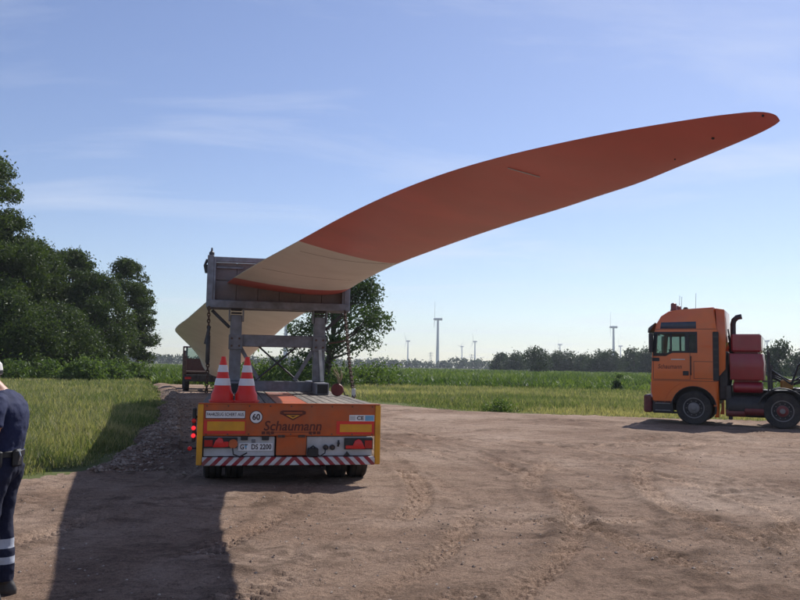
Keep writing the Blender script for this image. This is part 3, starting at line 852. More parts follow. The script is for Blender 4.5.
for i, (px, py, hz_, lab, phase, yaw) in enumerate(turb):
    d = ray(px, py); Y = (65.3 - 1.7) / d.z
    if i == 0:
        root = thing('wind_turbine', lab, 'wind turbine', (0, 0, 0), 0, 'wind turbines on the horizon')
        tw.parent = nc.parent = root; rb.parent = root
        rb.location = (-4.4, 0, 65.3); rb.rotation_euler = (phase, 0, 0)
        for q in (1, 2):
            c = rb.copy(); COL.objects.link(c); c.rotation_euler = (phase + q * 2.0944, 0, 0)
        o = root
    else:
        o = copy_tree(root); o['label'] = lab
        for ch in o.children:
            if ch.name.startswith('rotor'): ch.rotation_euler.x += phase
    o.location = (d.x * Y, Y, -0.2); o.rotation_euler = (0, 0, R(yaw - 90))
for i, (px, py, Y, lab) in enumerate([(430.5, 352, 1500, 'faint lattice pylon beside the nearest wind turbine'), (471.5, 354, 1600, 'faint lattice pylon between the close pair of turbines'), (500.5, 352.5, 1500, 'faint lattice pylon above the end of the far tree row')]):
    p = at(px, 366, Y); H = at(px, py, Y).z
    t = thing('power_pylon', lab, 'pylon', (p.x, p.y, -0.2), 0, 'power pylons on the skyline')
    b = B()
    for sx in (-1, 1):
        for sy_ in (-1, 1): b.bar((sx * 3, sy_ * 3, 0), (sx * 0.5, sy_ * 0.5, H), 0.4, bev=0)
    for q in range(6):
        z0, z1 = H * q / 6, H * (q + 1) / 6; w0, w1 = 3 - 2.5 * q / 6, 3 - 2.5 * (q + 1) / 6
        b.bar((-w0, -w0, z0), (w1, -w1, z1), 0.3, bev=0).bar((w0, -w0, z0), (-w1, -w1, z1), 0.3, bev=0)
    b.obj('mast', 'galv_far', t)
    for q in (0.78, 0.92): B().bar((-5.5, 0, H * q), (5.5, 0, H * q), 0.5, bev=0).obj('cross_arm', 'galv_far', t)

# ------------------------------------------------------------------ the rotor blade on the trailer
# edge points: photograph pixel + height above the eye (near half) or depth (far half)
def e_h(px, py, h):
    d = ray(px, py); return EYE + d * (h / d.z)
Ledge = [e_h(780, 121, 1.08), e_h(777, 116, 1.100), e_h(764, 112, 1.13), e_h(730, 114, 1.146), e_h(680, 121, 1.156), e_h(620, 131, 1.17), e_h(560, 143, 1.19), e_h(500, 157, 1.23), e_h(450, 171.5, 1.27),
         e_h(400, 190, 1.31), e_h(350, 213, 1.37), e_h(300, 240, 1.43), e_h(256, 264, 1.47), at(228, 282, 15.1), at(206, 302, 20), at(189, 317, 24), at(175, 330, 28.3),
         at(180, 336.5, 30.5), at(189, 345, 33), at(197, 353, 36.5), Vector((-10.25, 41.5, 1.95)), Vector((-11.1, 45.0, 2.0))]
Redge = [e_h(780, 121, 1.08), e_h(775, 125, 1.08), e_h(760, 133, 1.075), e_h(720, 150, 1.07), e_h(680, 166, 1.07), e_h(640, 182, 1.08), e_h(600, 195, 1.10), e_h(560, 208, 1.12), e_h(520, 220, 1.15),
         e_h(480, 233, 1.18), e_h(440, 247, 1.22), e_h(400, 262, 1.27), e_h(370, 276, 1.33), at(345, 290, 15.8), at(300, 315, 18.8), at(272, 337, 24.6), at(256, 350, 29.5),
         at(247, 358, 33), Vector((-7.25, 36.5, 1.82)), Vector((-8.15, 41.5, 1.95)), Vector((-9.1, 45.4, 2.0))]
def dens_curve(P, k=14):
    out = []
    for i in range(len(P) - 1):
        p0, p1, p2, p3 = P[max(i - 1, 0)], P[i], P[i + 1], P[min(i + 2, len(P) - 1)]
        # centripetal-ish: scale tangents by the local segment lengths
        l01, l12, l23 = max((p1 - p0).length, 1e-6), (p2 - p1).length, max((p3 - p2).length, 1e-6)
        m1 = ((p1 - p0) / l01 * l12 + (p2 - p1)) * 0.5 if i > 0 else (p2 - p1)
        m2 = ((p2 - p1) + (p3 - p2) / l23 * l12) * 0.5 if i < len(P) - 2 else (p2 - p1)
        for q in range(k):
            t = q / k; t2, t3 = t * t, t * t * t
            out.append(p1 * (2 * t3 - 3 * t2 + 1) + m1 * (t3 - 2 * t2 + t) + p2 * (-2 * t3 + 3 * t2) + m2 * (t3 - t2))
    out.append(P[-1]); return np.array([tuple(p) for p in out])
Lc, Rc = dens_curve(Ledge), dens_curve(Redge)
AX = np.array([-0.275, 0.9614, 0.0])
Ls, Rs = Lc @ AX, Rc @ AX
Ls = np.maximum.accumulate(Ls + np.arange(len(Ls)) * 1e-6); Rs = np.maximum.accumulate(Rs + np.arange(len(Rs)) * 1e-6)
s0 = max(Ls[0], Rs[0]); s1 = min(Ls[-1], Rs[-1])
bound1 = float(np.mean([np.array(e_h(299, 240.5, 1.43)) @ AX, np.array(e_h(402, 261, 1.268)) @ AX]))
bound2 = float(np.array(at(285, 287, 15.2)) @ AX) - 0.75
bound3 = bound2 + 2.3
S = np.concatenate([s0 + (s1 - s0) * (np.linspace(0, 1, 30) ** 2) * 0.06, np.linspace(s0 + (s1 - s0) * 0.065, s1, 120), [bound1, bound2, bound3]])
S = np.unique(np.sort(S))
NS = 28
def section(k):
    """chord position (0 leading .. 1 trailing) and side for the k-th point round the outline"""
    t = 2 * math.pi * k / NS
    return 0.5 - 0.5 * math.cos(t), (1 if t <= math.pi else -1)
rows = []
Larr, Rarr = [], []
for s in S:
    L = np.array([np.interp(s, Ls, Lc[:, c]) for c in range(3)]); Rr = np.array([np.interp(s, Rs, Rc[:, c]) for c in range(3)])
    ch = L - Rr; c = np.linalg.norm(ch) + 1e-6
    nrm = np.cross(AX, ch); nrm /= np.linalg.norm(nrm) + 1e-9
    if nrm[2] < 0: nrm = -nrm
    f = (s - s0) / (s1 - s0)
    tr = np.interp(f, [0, 0.05, 0.3, 0.5, 0.62, 0.74, 0.86, 0.93, 1.0], [0.10, 0.13, 0.17, 0.22, 0.28, 0.42, 0.80, 0.98, 1.0])
    rnd = np.interp(f, [0, 0.66, 0.93, 1.0], [0, 0, 1, 1])
    ring = []
    for k in range(NS):
        u, side = section(k)
        foil = 5 * (0.2969 * math.sqrt(max(u, 0)) - 0.126 * u - 0.3516 * u * u + 0.2843 * u ** 3 - 0.1036 * u ** 4)
        circ = math.sqrt(max(0.0, u * (1 - u)))
        th = (foil * tr) * (1 - rnd) + circ * tr * rnd
        th *= (0.72 if side < 0 else 1.25) * (1 - rnd) + 1.0 * rnd
        ring.append(Rr + ch * u + nrm * side * th * c)
    rows.append(ring)
V = np.array(rows).reshape(-1, 3); ns = len(S)
F, mi = [], []
for i in range(ns - 1):
    sm = (S[i] + S[i + 1]) / 2
    red = sm < bound1 or (bound2 < sm < bound3)
    for k in range(NS):
        F.append((i * NS + k, i * NS + (k + 1) % NS, (i + 1) * NS + (k + 1) % NS, (i + 1) * NS + k)); mi.append(1 if red else 0)
# close both ends
for i0 in (0, (ns - 1) * NS):
    for k in range(NS // 2):
        F.append((i0 + k, i0 + (k + 1) % NS, i0 + (NS - k - 1) % NS, i0 + (NS - k) % NS)); mi.append(1 if i0 == 0 else 0)
blade = thing('rotor_blade', 'huge red and cream wind turbine rotor blade lying on the trailer cradle', 'rotor blade', (0, 0, 0))
shell = np_mesh('blade_shell', V, np.array(F), None, parent=blade, smooth=True, mats=['blade', 'blade_red'], midx=np.array(mi))
shell.data.shade_smooth()
# root ring and end disc
rc = Vector(np.mean(rows[-1], axis=0)); axv = Vector(AX)
fl = B().lathe([(0.55, 0.0), (1.06, 0.0), (1.06, 0.28), (0.55, 0.28)], seg=36).obj('root_flange', 'steel', blade)
fl.location = rc - axv * 0.06; fl.rotation_euler = axv.to_track_quat('Z', 'Y').to_euler()
def on_blade(px, py, off=0.004):
    """point of the underside that a pixel looks at"""
    bvh_me = shell.data
    from mathutils.bvhtree import BVHTree
    global _bvh
    try: _bvh
    except NameError: _bvh = BVHTree.FromPolygons([v.co.copy() for v in bvh_me.vertices], [tuple(p.vertices) for p in bvh_me.polygons])
    hit = _bvh.ray_cast(EYE, ray(px, py).normalized())
    if hit[0] is None: return None, None
    nn = hit[1]
    if nn.dot(ray(px, py)) > 0: nn = -nn
    return hit[0] + nn * off, nn
for px, py, rr in ((713, 138, 0.007), (675, 159, 0.004), (763, 115.5, 0.005)):
    p, nn = on_blade(px, py, 0.0)
    if p is None: continue
    o = B().lathe([(rr, -0.004), (rr, 0.004), (rr * 0.7, 0.006)], seg=12).obj('lightning_receptor', 'steel_dark', blade)
    o.location = p; o.rotation_euler = nn.to_track_quat('Z', 'Y').to_euler()
pts = [on_blade(508 + 32 * t / 6, 167.5 + 9 * t / 6, 0.004)[0] for t in range(7)]
pts = [q for q in pts if q is not None]
B().tube(pts, 0.0035, 6).obj('tape_strip', 'greyplate', blade)
for (xa, ya, xb, yb) in ((300, 251, 392, 264), (262, 268, 372, 281)):
    pts = [on_blade(xa + (xb - xa) * t / 10, ya + (yb - ya) * t / 10 + 3 * math.sin(math.pi * t / 10), 0.001)[0] for t in range(11)]
    pts = [q for q in pts if q is not None]
    B().tube(pts, 0.0022, 5).obj('seam', 'board', blade)

# ------------------------------------------------------------------ the trailer
TA = R(11.6)
trailer = thing('trailer', 'orange flatbed rear trailer with red and white striped bumper carrying the blade', 'trailer', (-1.512, 11.41, 0.0), TA)
DZ = 1.135
TL = 7.2
def tx(px): return (px - 292) / 70.5
def tz(py): return DZ - (py - 404.5) / 70.3
# frame and running gear
b = B()
for s in (-1, 1):
    b.box((s * 0.5, TL / 2 + 0.1, 0.78), (0.16, TL - 0.2, 0.36), 0.01)
    b.box((s * 1.22, TL / 2 + 0.06, 1.0), (0.07, TL - 0.1, 0.18), 0.01)
for k in range(8): b.box((0, 0.5 + k * 0.9, 0.92), (2.38, 0.1, 0.12), 0.006)
b.box((0, 0.16, 0.62), (2.2, 0.1, 0.5), 0.01)
b.obj('frame', 'chassis', trailer)
# deck planks
xs = -1.245
plank_me = None
edges = [(-1.245, -0.20), (0.26, 1.245)]
for a, c in edges:
    nn = 7; wd = (c - a) / nn
    for k in range(nn):
        o = None
        if plank_me is None or True:
            key = f'{nn}_{round(wd, 3)}'
        me = bpy.data.meshes.get('deck_plank_' + key)
        if me is None:
            o = B().box((0, 0, 0), (wd - 0.012, TL - 0.03, 0.045), 0.006).obj('deck_plank', 'plank', trailer)
            o.data.name = 'deck_plank_' + key
        else: o = link('deck_plank', me, trailer)
        o.location = (a + wd * (k + 0.5), TL / 2 + 0.02, DZ - 0.026 + 0.004 * random.random())
        o.rotation_euler = (0, 0, 0.0012 * (random.random() - 0.5))
B().box((0.03, 2.3, DZ - 0.022), (0.44, 4.5, 0.05), 0.006).obj('deck_plate', 'orange', trailer)
B().box((0.03, 5.9, DZ - 0.022), (0.44, 2.6, 0.045), 0.006).obj('deck_plate', 'plank', trailer)
# rear face
panel = B().box((0, -0.0, (DZ + 0.69) / 2), (2.42, 0.05, DZ - 0.69), 0.008).obj('rear_panel', 'orange', trailer)
B().box((0, -0.002, DZ + 0.002), (2.55, 0.075, 0.018), 0.004).obj('panel_lip', 'orange', trailer)
for s in (-1, 1):
    B().box((s * 1.2425, -0.012, (DZ + 0.285) / 2), (0.078, 0.075, DZ - 0.30), 0.01).obj('side_post', 'yellow', trailer)
B().box((tx(293), 0.0, (0.69 + 0.42) / 2), (0.42, 0.045, 0.268), 0.006).obj('centre_panel', 'orange', trailer)
lp = B().box((tx(242.5), 0.03, 0.545), (0.97, 0.03, 0.27), 0.006).obj('lamp_plate', 'greyplate', trailer)
rp = B().box((tx(341.5), 0.03, 0.545), (0.94, 0.03, 0.27), 0.006).obj('lamp_plate', 'greyplate', trailer)
bumper = B().box((0, -0.02, 0.345), (2.40, 0.10, 0.112), 0.008).obj('bumper', 'stripes', trailer)
B().box((0, 0.06, 0.345), (2.36, 0.06, 0.09), 0.008).obj('bumper_beam', 'chassis', trailer)
for s in (-1, 1):
    B().box((s * 0.55, 0.1, 0.42), (0.08, 0.06, 0.2), 0.005).obj('bumper_bracket', 'chassis', trailer)
YF = -0.0265
def plate(name, x0, x1, y0, y1, m, parent, y=YF, th=0.004, bev=0.001):
    a, c, d, e = tx(x0), tx(x1), tz(y1), tz(y0)
    return B().box(((a + c) / 2, y - th / 2, (d + e) / 2), (c - a, th, e - d), bev).obj(name, m, parent)
st = plate('notice_sign', 209, 247.3, 411, 418.8, 'sticker', panel)
text('lettering', 'FAHRZEUG SCHERT AUS', 0.062, 'ink', st, (tx(228), YF - 0.0052, tz(414.9)), 0.50, bold=0.0008)
fr = B()
for (a0, a1, b0, b1) in ((209, 247.3, 411, 411.5), (209, 247.3, 418.3, 418.8), (209, 209.5, 411, 418.8), (246.8, 247.3, 411, 418.8)):
    fr.box(((tx(a0) + tx(a1)) / 2, YF - 0.005, (tz(b0) + tz(b1)) / 2), (tx(a1) - tx(a0), 0.002, tz(b0) - tz(b1)), 0)
fr.obj('border', 'ink', st)
def disc(name, px, py, r, m, parent, y, th=0.004, seg=32):
    return B().lathe([(r, 0), (r, -th)], 'y', seg).obj(name, m, parent, (tx(px), y, tz(py)))
d1 = disc('speed_disc', 257.8, 417.3, 0.092, 'ink', panel, YF)
d2 = disc('disc_face', 257.8, 417.3, 0.081, 'sticker', d1, 0); d2.location = (0, -0.004, 0)
text('numerals', '60', 0.115, 'ink', d1, (0, -0.0095, -0.002), 0.108, bold=0.003)
for (a0, a1, b0, b1, c0, c1, e0, e1) in ((207.8, 247.8, 420.6, 433.6, 211, 247.0, 421.6, 430.6), (337.5, 375.8, 421, 434, 341, 373.5, 424, 431.8)):
    rr_ = plate('reflector_plate', a0, a1, b0, b1, 'red_reflect', panel)
    plate('reflector_field', c0, c1, e0, e1, 'yellow', rr_, YF - 0.004, 0.003)
ce = plate('ce_sticker', 350.3, 376, 414.8, 421, 'sticker', panel)
text('lettering', 'CE', 0.075, 'ink', ce, (tx(361.5), YF - 0.0055, tz(418)), 0.10, bold=0.002)
plate('blue_field', 366.5, 375.5, 415.3, 420.6, 'blue_print', ce, YF - 0.004, 0.0015)
plate('grey_field', 351, 356.5, 415.8, 420.2, 'greyplate', ce, YF - 0.004, 0.0015)
# emblem: dark bar over a yellow pennant
em = B().prism([(tx(281), tz(411.6)), (tx(283.5), tz(410.6)), (tx(304), tz(410.6)), (tx(306.5), tz(411.6)), (tx(306.5), tz(414.2)), (tx(303.5), tz(415.2)), (tx(293.8), tz(420.3)), (tx(284), tz(415.2)), (tx(281), tz(414.2))], YF - 0.003, YF, 'xz').obj('emblem', 'ink_brown', panel, smooth=0)
B().prism([(tx(287), tz(415.3)), (tx(300.6), tz(415.3)), (tx(293.8), tz(418.9))], YF - 0.005, YF - 0.003, 'xz').obj('pennant', 'yellow', em, smooth=0)
B().prism([(tx(290.5), tz(415.9)), (tx(297.1), tz(415.9)), (tx(293.8), tz(417.5))], YF - 0.0065, YF - 0.005, 'xz').obj('pennant_mark', 'ink_brown', em, smooth=0)
B().box((tx(293.8), YF - 0.004, tz(413)), (0.26, 0.002, 0.016), 0).obj('emblem_line', 'orange', em)
text('lettering', 'Schaumann', 0.19, 'ink_brown', panel, (tx(293.8), YF - 0.002, tz(426.2)), 0.81, shear=0.18, depth=0.0015, bold=0.003)
B().box((tx(293.5), YF - 0.0015, tz(432.0)), (0.62, 0.003, 0.006), 0).obj('underline', 'ink_brown', panel)
for a0, a1 in ((263.5, 267), (268, 271.5), (272.5, 275.5), (310, 313), (314, 317), (318, 321.5)):
    plate('small_mark', a0, a1, 431.2, 434, 'ink_brown', panel, YF, 0.003, 0)
# lamps, plate, couplings
LY = 0.014
cl = plate('tail_lamp', 208, 240.5, 437.2, 447.2, 'black', lp, LY, 0.05, 0.004)
plate('lamp_lens', 209, 217, 439.5, 445.8, 'lamp_red', cl, LY - 0.05, 0.01, 0.003)
plate('lamp_lens', 227.5, 232, 441, 446, 'dim_red_glow', cl, LY - 0.05, 0.01, 0.003)
B().prism([(tx(217), tz(446.3)), (tx(229), tz(446.3)), (tx(226), tz(438)), (tx(222.5), tz(437)), (tx(219.5), tz(440))], LY - 0.072, LY - 0.05, 'xz', 0.003).obj('triangle_reflector', 'dim_red_glow', cl)  # reflector, no lamp, yet given a faint glow of its own
disc('round_reflector', 236.4, 443, 0.062, 'amber', cl, LY - 0.05, 0.02)
pl = plate('licence_plate', 241.2, 275, 442.8, 450.3, 'sticker', lp, LY, 0.012, 0.003)
text('lettering', 'GT  DS 2200', 0.10, 'ink', pl, (tx(258.3), LY - 0.0135, tz(446.6)), 0.43, bold=0.002)
disc('seal', 248.6, 446.2, 0.016, 'blue_print', pl, LY - 0.012, 0.003, 14)
for px in (247, 267.5): plate('plate_lamp', px - 3.4, px + 3.4, 435.6, 439.8, 'black', lp, LY, 0.04, 0.004)
plate('plate_catch', 254.3, 257.8, 439, 442.4, 'steel', lp, LY, 0.02, 0.003)
cr_ = plate('tail_lamp', 346, 374.8, 437.8, 449, 'black', rp, LY, 0.05, 0.004)
plate('lamp_lens', 347.2, 354.8, 445, 448.2, 'dim_red_glow', cr_, LY - 0.05, 0.01, 0.003)
plate('lamp_lens', 366.5, 374, 440, 448, 'lamp_red', cr_, LY - 0.05, 0.01, 0.003)
B().prism([(tx(353), tz(448.3)), (tx(367), tz(448.3)), (tx(363), tz(440.3)), (tx(360), tz(438.6)), (tx(356.5), tz(440.3))], LY - 0.072, LY - 0.05, 'xz', 0.003).obj('triangle_reflector', 'dim_red_glow', cr_)  # same added glow on the right-hand reflector
for px in (327.2, 334): 
    q = disc('coupling_socket', px, 447, 0.038, 'black', rp, LY, 0.05, 18)
    B().lathe([(0.018, -0.05), (0.018, -0.062)], 'y', 12).obj('socket_pin', 'rust', q)
B().lathe([(0.018, -0.012), (0.02, -0.05), (0.012, -0.05)], 'y', 12).obj('cable_gland', 'hose', rp, (tx(340), 0.014, tz(443)))
B().tube([(tx(340), -0.02, tz(440)), (tx(340), -0.035, tz(443)), (tx(339.6), -0.02, tz(446))], 0.014, 8).obj('cable_loop', 'hose', rp)
hb = B().box((tx(314.3), -0.05, tz(451.5)), (0.15, 0.1, 0.12), 0.012).tube([(tx(311.5), -0.06, tz(447.5)), (tx(314.3), -0.07, tz(445.3)), (tx(317), -0.06, tz(447.5))], 0.013, 8).obj('tow_coupling', 'black', trailer)
B().prism([(tx(346), tz(455)), (tx(352), tz(455)), (tx(349), tz(451))], -0.03, 0.01, 'xz').obj('wheel_chock_bracket', 'black', rp, smooth=0)
# side marker lamps on a stalk at the left edge
mk = B().box((-1.325, 0.02, 0.84), (0.05, 0.06, 0.46), 0.01).bar((-1.32, 0.03, 0.72), (-1.23, 0.03, 0.72), 0.04).bar((-1.32, 0.03, 0.95), (-1.23, 0.03, 0.95), 0.04).obj('marker_bracket', 'black', trailer)
for py, m_ in ((421, 'dim_red_glow'), (428, 'lamp_lit'), (435.3, 'lamp_lit')):
    B().lathe([(0.030, -0.0), (0.030, -0.025), (0.015, -0.035)], 'y', 16).obj('marker_lamp', m_, mk, (-1.33, -0.012, tz(py)))
B().bar((-1.38, 0.0, tz(447.5)), (-1.22, 0.0, tz(447.5)), 0.03).obj('lamp_arm', 'black', mk)
B().lathe([(0.030, -0.0), (0.030, -0.025), (0.015, -0.035)], 'y', 16).obj('marker_lamp', 'dim_red_glow', mk, (-1.37, -0.012, tz(447.5)))
for k in range(9):
    for zz_ in (DZ - 0.03, 0.715):
        B().lathe([(0.011, 0), (0.011, -0.006), (0.006, -0.009)], 'y', 8).obj('panel_bolt', 'rust', panel, (-1.16 + 0.29 * k, YF, zz_))
for px in (283, 303): B().box((tx(px), -0.03, 0.688), (0.10, 0.02, 0.035), 0.004).obj('panel_hinge', 'rust', trailer)
B().tube([(tx(327.2), -0.04, tz(447)), (tx(326), -0.09, tz(452)), (tx(321), -0.10, tz(455)), (tx(317), -0.07, tz(452))], 0.009, 7).obj('brake_hose', 'hose', trailer)
B().tube([(tx(236), -0.05, tz(447)), (tx(237), -0.07, tz(453)), (tx(243), -0.06, tz(455.5)), (tx(250), -0.02, tz(452))], 0.010, 7).obj('lamp_cable', 'hose', trailer)
# wheels
def wheel_parts(r, w, hub='rim', dished=True):
    hw = w / 2
    ty = B().lathe([(r * 0.60, -hw * 0.86), (r * 0.78, -hw), (r * 0.93, -hw * 0.98), (r, -hw * 0.78), (r, -hw * 0.42), (r * 0.972, -hw * 0.40), (r * 0.972, -hw * 0.30), (r, -hw * 0.28),
                    (r, hw * 0.28), (r * 0.972, hw * 0.30), (r * 0.972, hw * 0.40), (r, hw * 0.42), (r, hw * 0.78), (r * 0.93, hw * 0.98), (r * 0.78, hw), (r * 0.60, hw * 0.86)], 'y', 40).obj('tyre', 'rubber', smooth=38)
    dd = 0.35 if dished else 0.8
    ri = B().lathe([(r * 0.615, hw * 0.80), (r * 0.60, hw * 0.92), (r * 0.565, hw * 0.90), (r * 0.52, hw * dd), (r * 0.34, hw * dd * 0.9), (r * 0.32, hw * (dd + 0.25)), (r * 0.16, hw * (dd + 0.35)), (r * 0.14, hw * (dd + 0.55)), (0.001, hw * (dd + 0.57))], 'y', 32)
    for k in range(10):
        t = 2 * math.pi * k / 10; ri.lathe([(0.017, hw * dd * 0.85), (0.017, hw * (dd + 0.14))], 'y', 6, (r * 0.42 * math.cos(t), 0, r * 0.42 * math.sin(t)))
    ri = ri.obj('rim', 'rim')
    hb_ = B().lathe([(r * 0.30, hw * (dd + 0.2)), (r * 0.27, hw * (dd + 0.33)), (r * 0.135, hw * (dd + 0.40)), (r * 0.12, hw * (dd + 0.6)), (0.001, hw * (dd + 0.62))], 'y', 20).obj('hub', hub)
    return [ty, ri, hb_]
wp = wheel_parts(0.40, 0.26)
first = True
def place_wheel(parts, parent, loc, rz, name='wheel', fresh=False):
    e = bpy.data.objects.new(name, None); COL.objects.link(e); e.parent = parent; e.location = loc; e.rotation_euler = (0, 0, rz); e.empty_display_size = 0.1
    for p in parts:
        c = p if fresh else p.copy()
        if not fresh: COL.objects.link(c)
        c.parent = e
    return e
for ax in (0.85, 2.2, 3.55, 4.9):
    for s in (-1, 1):
        place_wheel(wp, trailer, (s * 1.07, ax, 0.40), -R(90) if s > 0 else R(90), fresh=first); first = False
        place_wheel(wp, trailer, (s * 0.76, ax, 0.40), -R(90) if s > 0 else R(90))
    B().tube([(-0.7, ax, 0.42), (0.7, ax, 0.42)], 0.07, 12).box((0, ax, 0.55), (1.0, 0.16, 0.16), 0.02).obj('axle', 'chassis', trailer)
for s in (-1, 1):
    B().box((s * 0.94, 0.40, 0.52), (0.55, 0.012, 0.42), 0).obj('mud_flap', 'black', trailer)
    B().box((s * 1.215, 6.4, DZ - 0.08), (0.06, 0.3, 0.16), 0.01).obj('stake_pocket', 'rust', trailer)

# ------------------------------------------------------------------ cradle that carries the blade
CY = 4.2
ca, sa_ = math.cos(TA), math.sin(TA)
def tw_(x_, y_, z_=0): return Vector((-1.512 + x_ * ca - y_ * sa_, 11.41 + x_ * sa_ + y_ * ca, z_))
cradle = thing('blade_cradle', 'grey steel cradle with boarded trough standing on the trailer deck', 'cradle', tw_(0, CY, DZ), TA)
zc = lambda z_: z_ - DZ
PX = 0.80
BT, BB = 3.70, 2.74
for s in (-1, 1):
    po = B().box((s * PX, 0, zc((1.36 + 2.62) / 2)), (0.22, 0.20, 2.62 - 1.36), 0.012)
    po.box((s * PX, -0.115, zc(2.10)), (0.26, 0.03, 0.28), 0.006)
    for q in (-1, 1): po.box((s * PX + q * 0.13, 0, zc(2.67)), (0.03, 0.24, 0.34), 0.004)
    po = po.obj('post', 'steel', cradle)
    for qx in (-0.07, 0.07):
        for qz in (-0.07, 0.07):
            B().lathe([(0.022, 0), (0.022, -0.02)], 'y', 6).obj('bolt', 'rust', po, (s * PX + qx, -0.13, zc(2.10) + qz))
    B().box((s * PX, 0, zc(2.66)), (0.2, 0.16, 0.03), 0.004).box((s * PX, 0, zc(2.72)), (0.2, 0.16, 0.03), 0.004).obj('shim', 'steel_dark', po)
    # slanted braces under the trough and to the lower beam
    B().bar((s * (PX + 0.12), 0, zc(2.38)), (s * 1.26, 0, zc(2.70)), 0.06, 0.06).obj('trough_brace', 'steel_dark', cradle)
    B().bar((s * (PX - 0.1), 0.0, zc(2.0)), (s * 0.34, 0.0, zc(1.38)), 0.07, 0.07).obj('foot_brace', 'steel', cradle)
    B().box((s * PX, 0.35, zc(1.25)), (0.24, 2.4, 0.22), 0.012).obj('skid_beam', 'steel', cradle)
    B().box((s * PX, -0.852, zc(1.25)), (0.19, 0.012, 0.17), 0).obj('skid_hollow_shade', 'black', cradle)  # black plate stands in for the shaded hollow of the open tube
B().bar((PX + 0.06, -0.14, zc(1.38)), (PX + 0.01, -0.12, zc(1.98)), 0.05, 0.03).obj('sunlit_strut', 'galv', cradle)  # pale metal puts the sunlit side into the colour of the strut
B().box((0, 0.0, zc(2.135)), (2 * PX - 0.222, 0.14, 0.23), 0.012).obj('cross_beam', 'steel', cradle)
B().box((0, 0.0, zc(1.27)), (2 * PX - 0.242, 0.14, 0.2), 0.012).obj('sill_beam', 'steel', cradle)
for s in (-1, 1):
    B().tube([(s * -0.36, 0.02 * s, zc(2.03)), (s * 0.42, 0.02 * s, zc(1.36))], 0.018, 8).obj('cross_rod', 'steel_dark', cradle)
# trough: bottom beam, ends, top rail and boards
B().box((0, -0.12, zc(BB + 0.075)), (2.70, 0.16, 0.15), 0.01).obj('bottom_rail', 'steel', cradle)
B().box((0, 0.32, zc(BB + 0.075)), (2.70, 0.14, 0.15), 0.01).obj('bottom_rail', 'steel', cradle)
B().box((0, -0.10, zc(BT - 0.03)), (2.50, 0.10, 0.10), 0.01).obj('top_rail', 'steel', cradle)
for s, top in ((-1, BT + 0.04), (1, BT - 0.28)):
    B().box((s * 1.31, -0.09, zc((BB + 0.0 + top) / 2)), (0.12, 0.20, top - BB), 0.01).box((s * 1.23, -0.13, zc((BB + top) / 2)), (0.035, 0.1, top - BB - 0.1), 0.004).obj('end_post', 'steel', cradle)
    B().box((s * 1.31, 0.32, zc((BB + 0.0 + top) / 2)), (0.12, 0.16, top - BB), 0.01).obj('end_post', 'steel', cradle)
B().lathe([(0.05, 0), (0.05, 0.06), (0.02, 0.09), (0.015, 0.15)], seg=12).obj('lifting_eye', 'steel_dark', cradle, (-1.30, -0.09, zc(BT + 0.04)))
B().tube([(-1.38, -0.1, zc(BT - 0.04)), (-1.42, -0.12, zc(BT - 0.16)), (-1.39, -0.1, zc(BT - 0.3))], 0.025, 8).box((-1.385, -0.1, zc(BT - 0.22)), (0.04, 0.1, 0.16), 0.01).obj('hook', 'steel_dark', cradle)
B().box((0, 0.0, zc((BB + BT) / 2 + 0.03)), (2.46, 0.02, BT - BB - 0.24), 0).obj('backing_sheet', 'board', cradle)
nb = 6; w_ = 2.46 / nb
bm1 = None
for row, (z0, z1) in enumerate(((BB + 0.152, 3.27), (3.282, BT - 0.082))):
    me = None
    for k in range(nb):
        if me is None:
            o = B().box((0, 0, 0), (w_ - 0.008, 0.03, z1 - z0), 0.004).obj('board', 'board', cradle); me = o.data
        else: o = link('board', me, cradle)
        o.location = (-1.23 + w_ * (k + 0.5), -0.045 + 0.006 * random.random(), zc((z0 + z1) / 2))
B().box((-0.95, -0.085, zc(3.52)), (0.50, 0.03, 0.035), 0.004).obj('cleat', 'steel', cradle)

# lashing chains at both ends of the cradle
def chain(name, label, pts, link_r=0.045, thick=0.011, extra=None):
    root = thing(name, label, 'chain', pts[0], 0, 'lashing chains on the cradle')
    P = [Vector(p) for p in pts]; b0 = Vector(pts[0])
    L = [(P[i + 1] - P[i]).length for i in range(len(P) - 1)]; tot = sum(L); nlk = int(tot / (link_r * 1.45))
    b = B()
    for k in range(nlk):
        s = tot * (k + 0.5) / nlk; i = 0
        while s > L[i] and i < len(L) - 1: s -= L[i]; i += 1
        c = P[i].lerp(P[i + 1], s / L[i]) - b0; d = (P[i + 1] - P[i]).normalized()
        a = Vector((0, 1, 0)) if k % 2 else Vector((1, 0, 0))
        x = (a - d * a.dot(d)).normalized()
        pts_ = [c + d * math.cos(t) * link_r + x * math.sin(t) * link_r * 0.6 for t in [2 * math.pi * q / 8 for q in range(9)]]
        b.tube(pts_, thick, 5, cap=False)
    b.obj('links', 'rust', root)
    if extra: extra(root, b0)
    return root
def left_extra(root, b0):
    p = tw_(-1.30, CY - 0.36, 1.95) - b0
    B().lathe([(0.02, -0.28), (0.04, -0.24), (0.04, 0.24), (0.02, 0.28)], seg=10).obj('tensioner', 'steel_dark', root, p)
    B().bar(p + Vector((-0.05, 0, 0.1)), p + Vector((0.02, -0.02, 0.42)), 0.035).obj('lever', 'steel_dark', root)
chain('lashing_chain', 'dark lashing chain with tensioner hanging at the cone side of the cradle', [tw_(-1.30, CY - 0.30, DZ + 0.01), tw_(-1.29, CY - 0.34, 1.7), tw_(-1.31, CY - 0.30, 2.745)], 0.04, 0.013, left_extra)
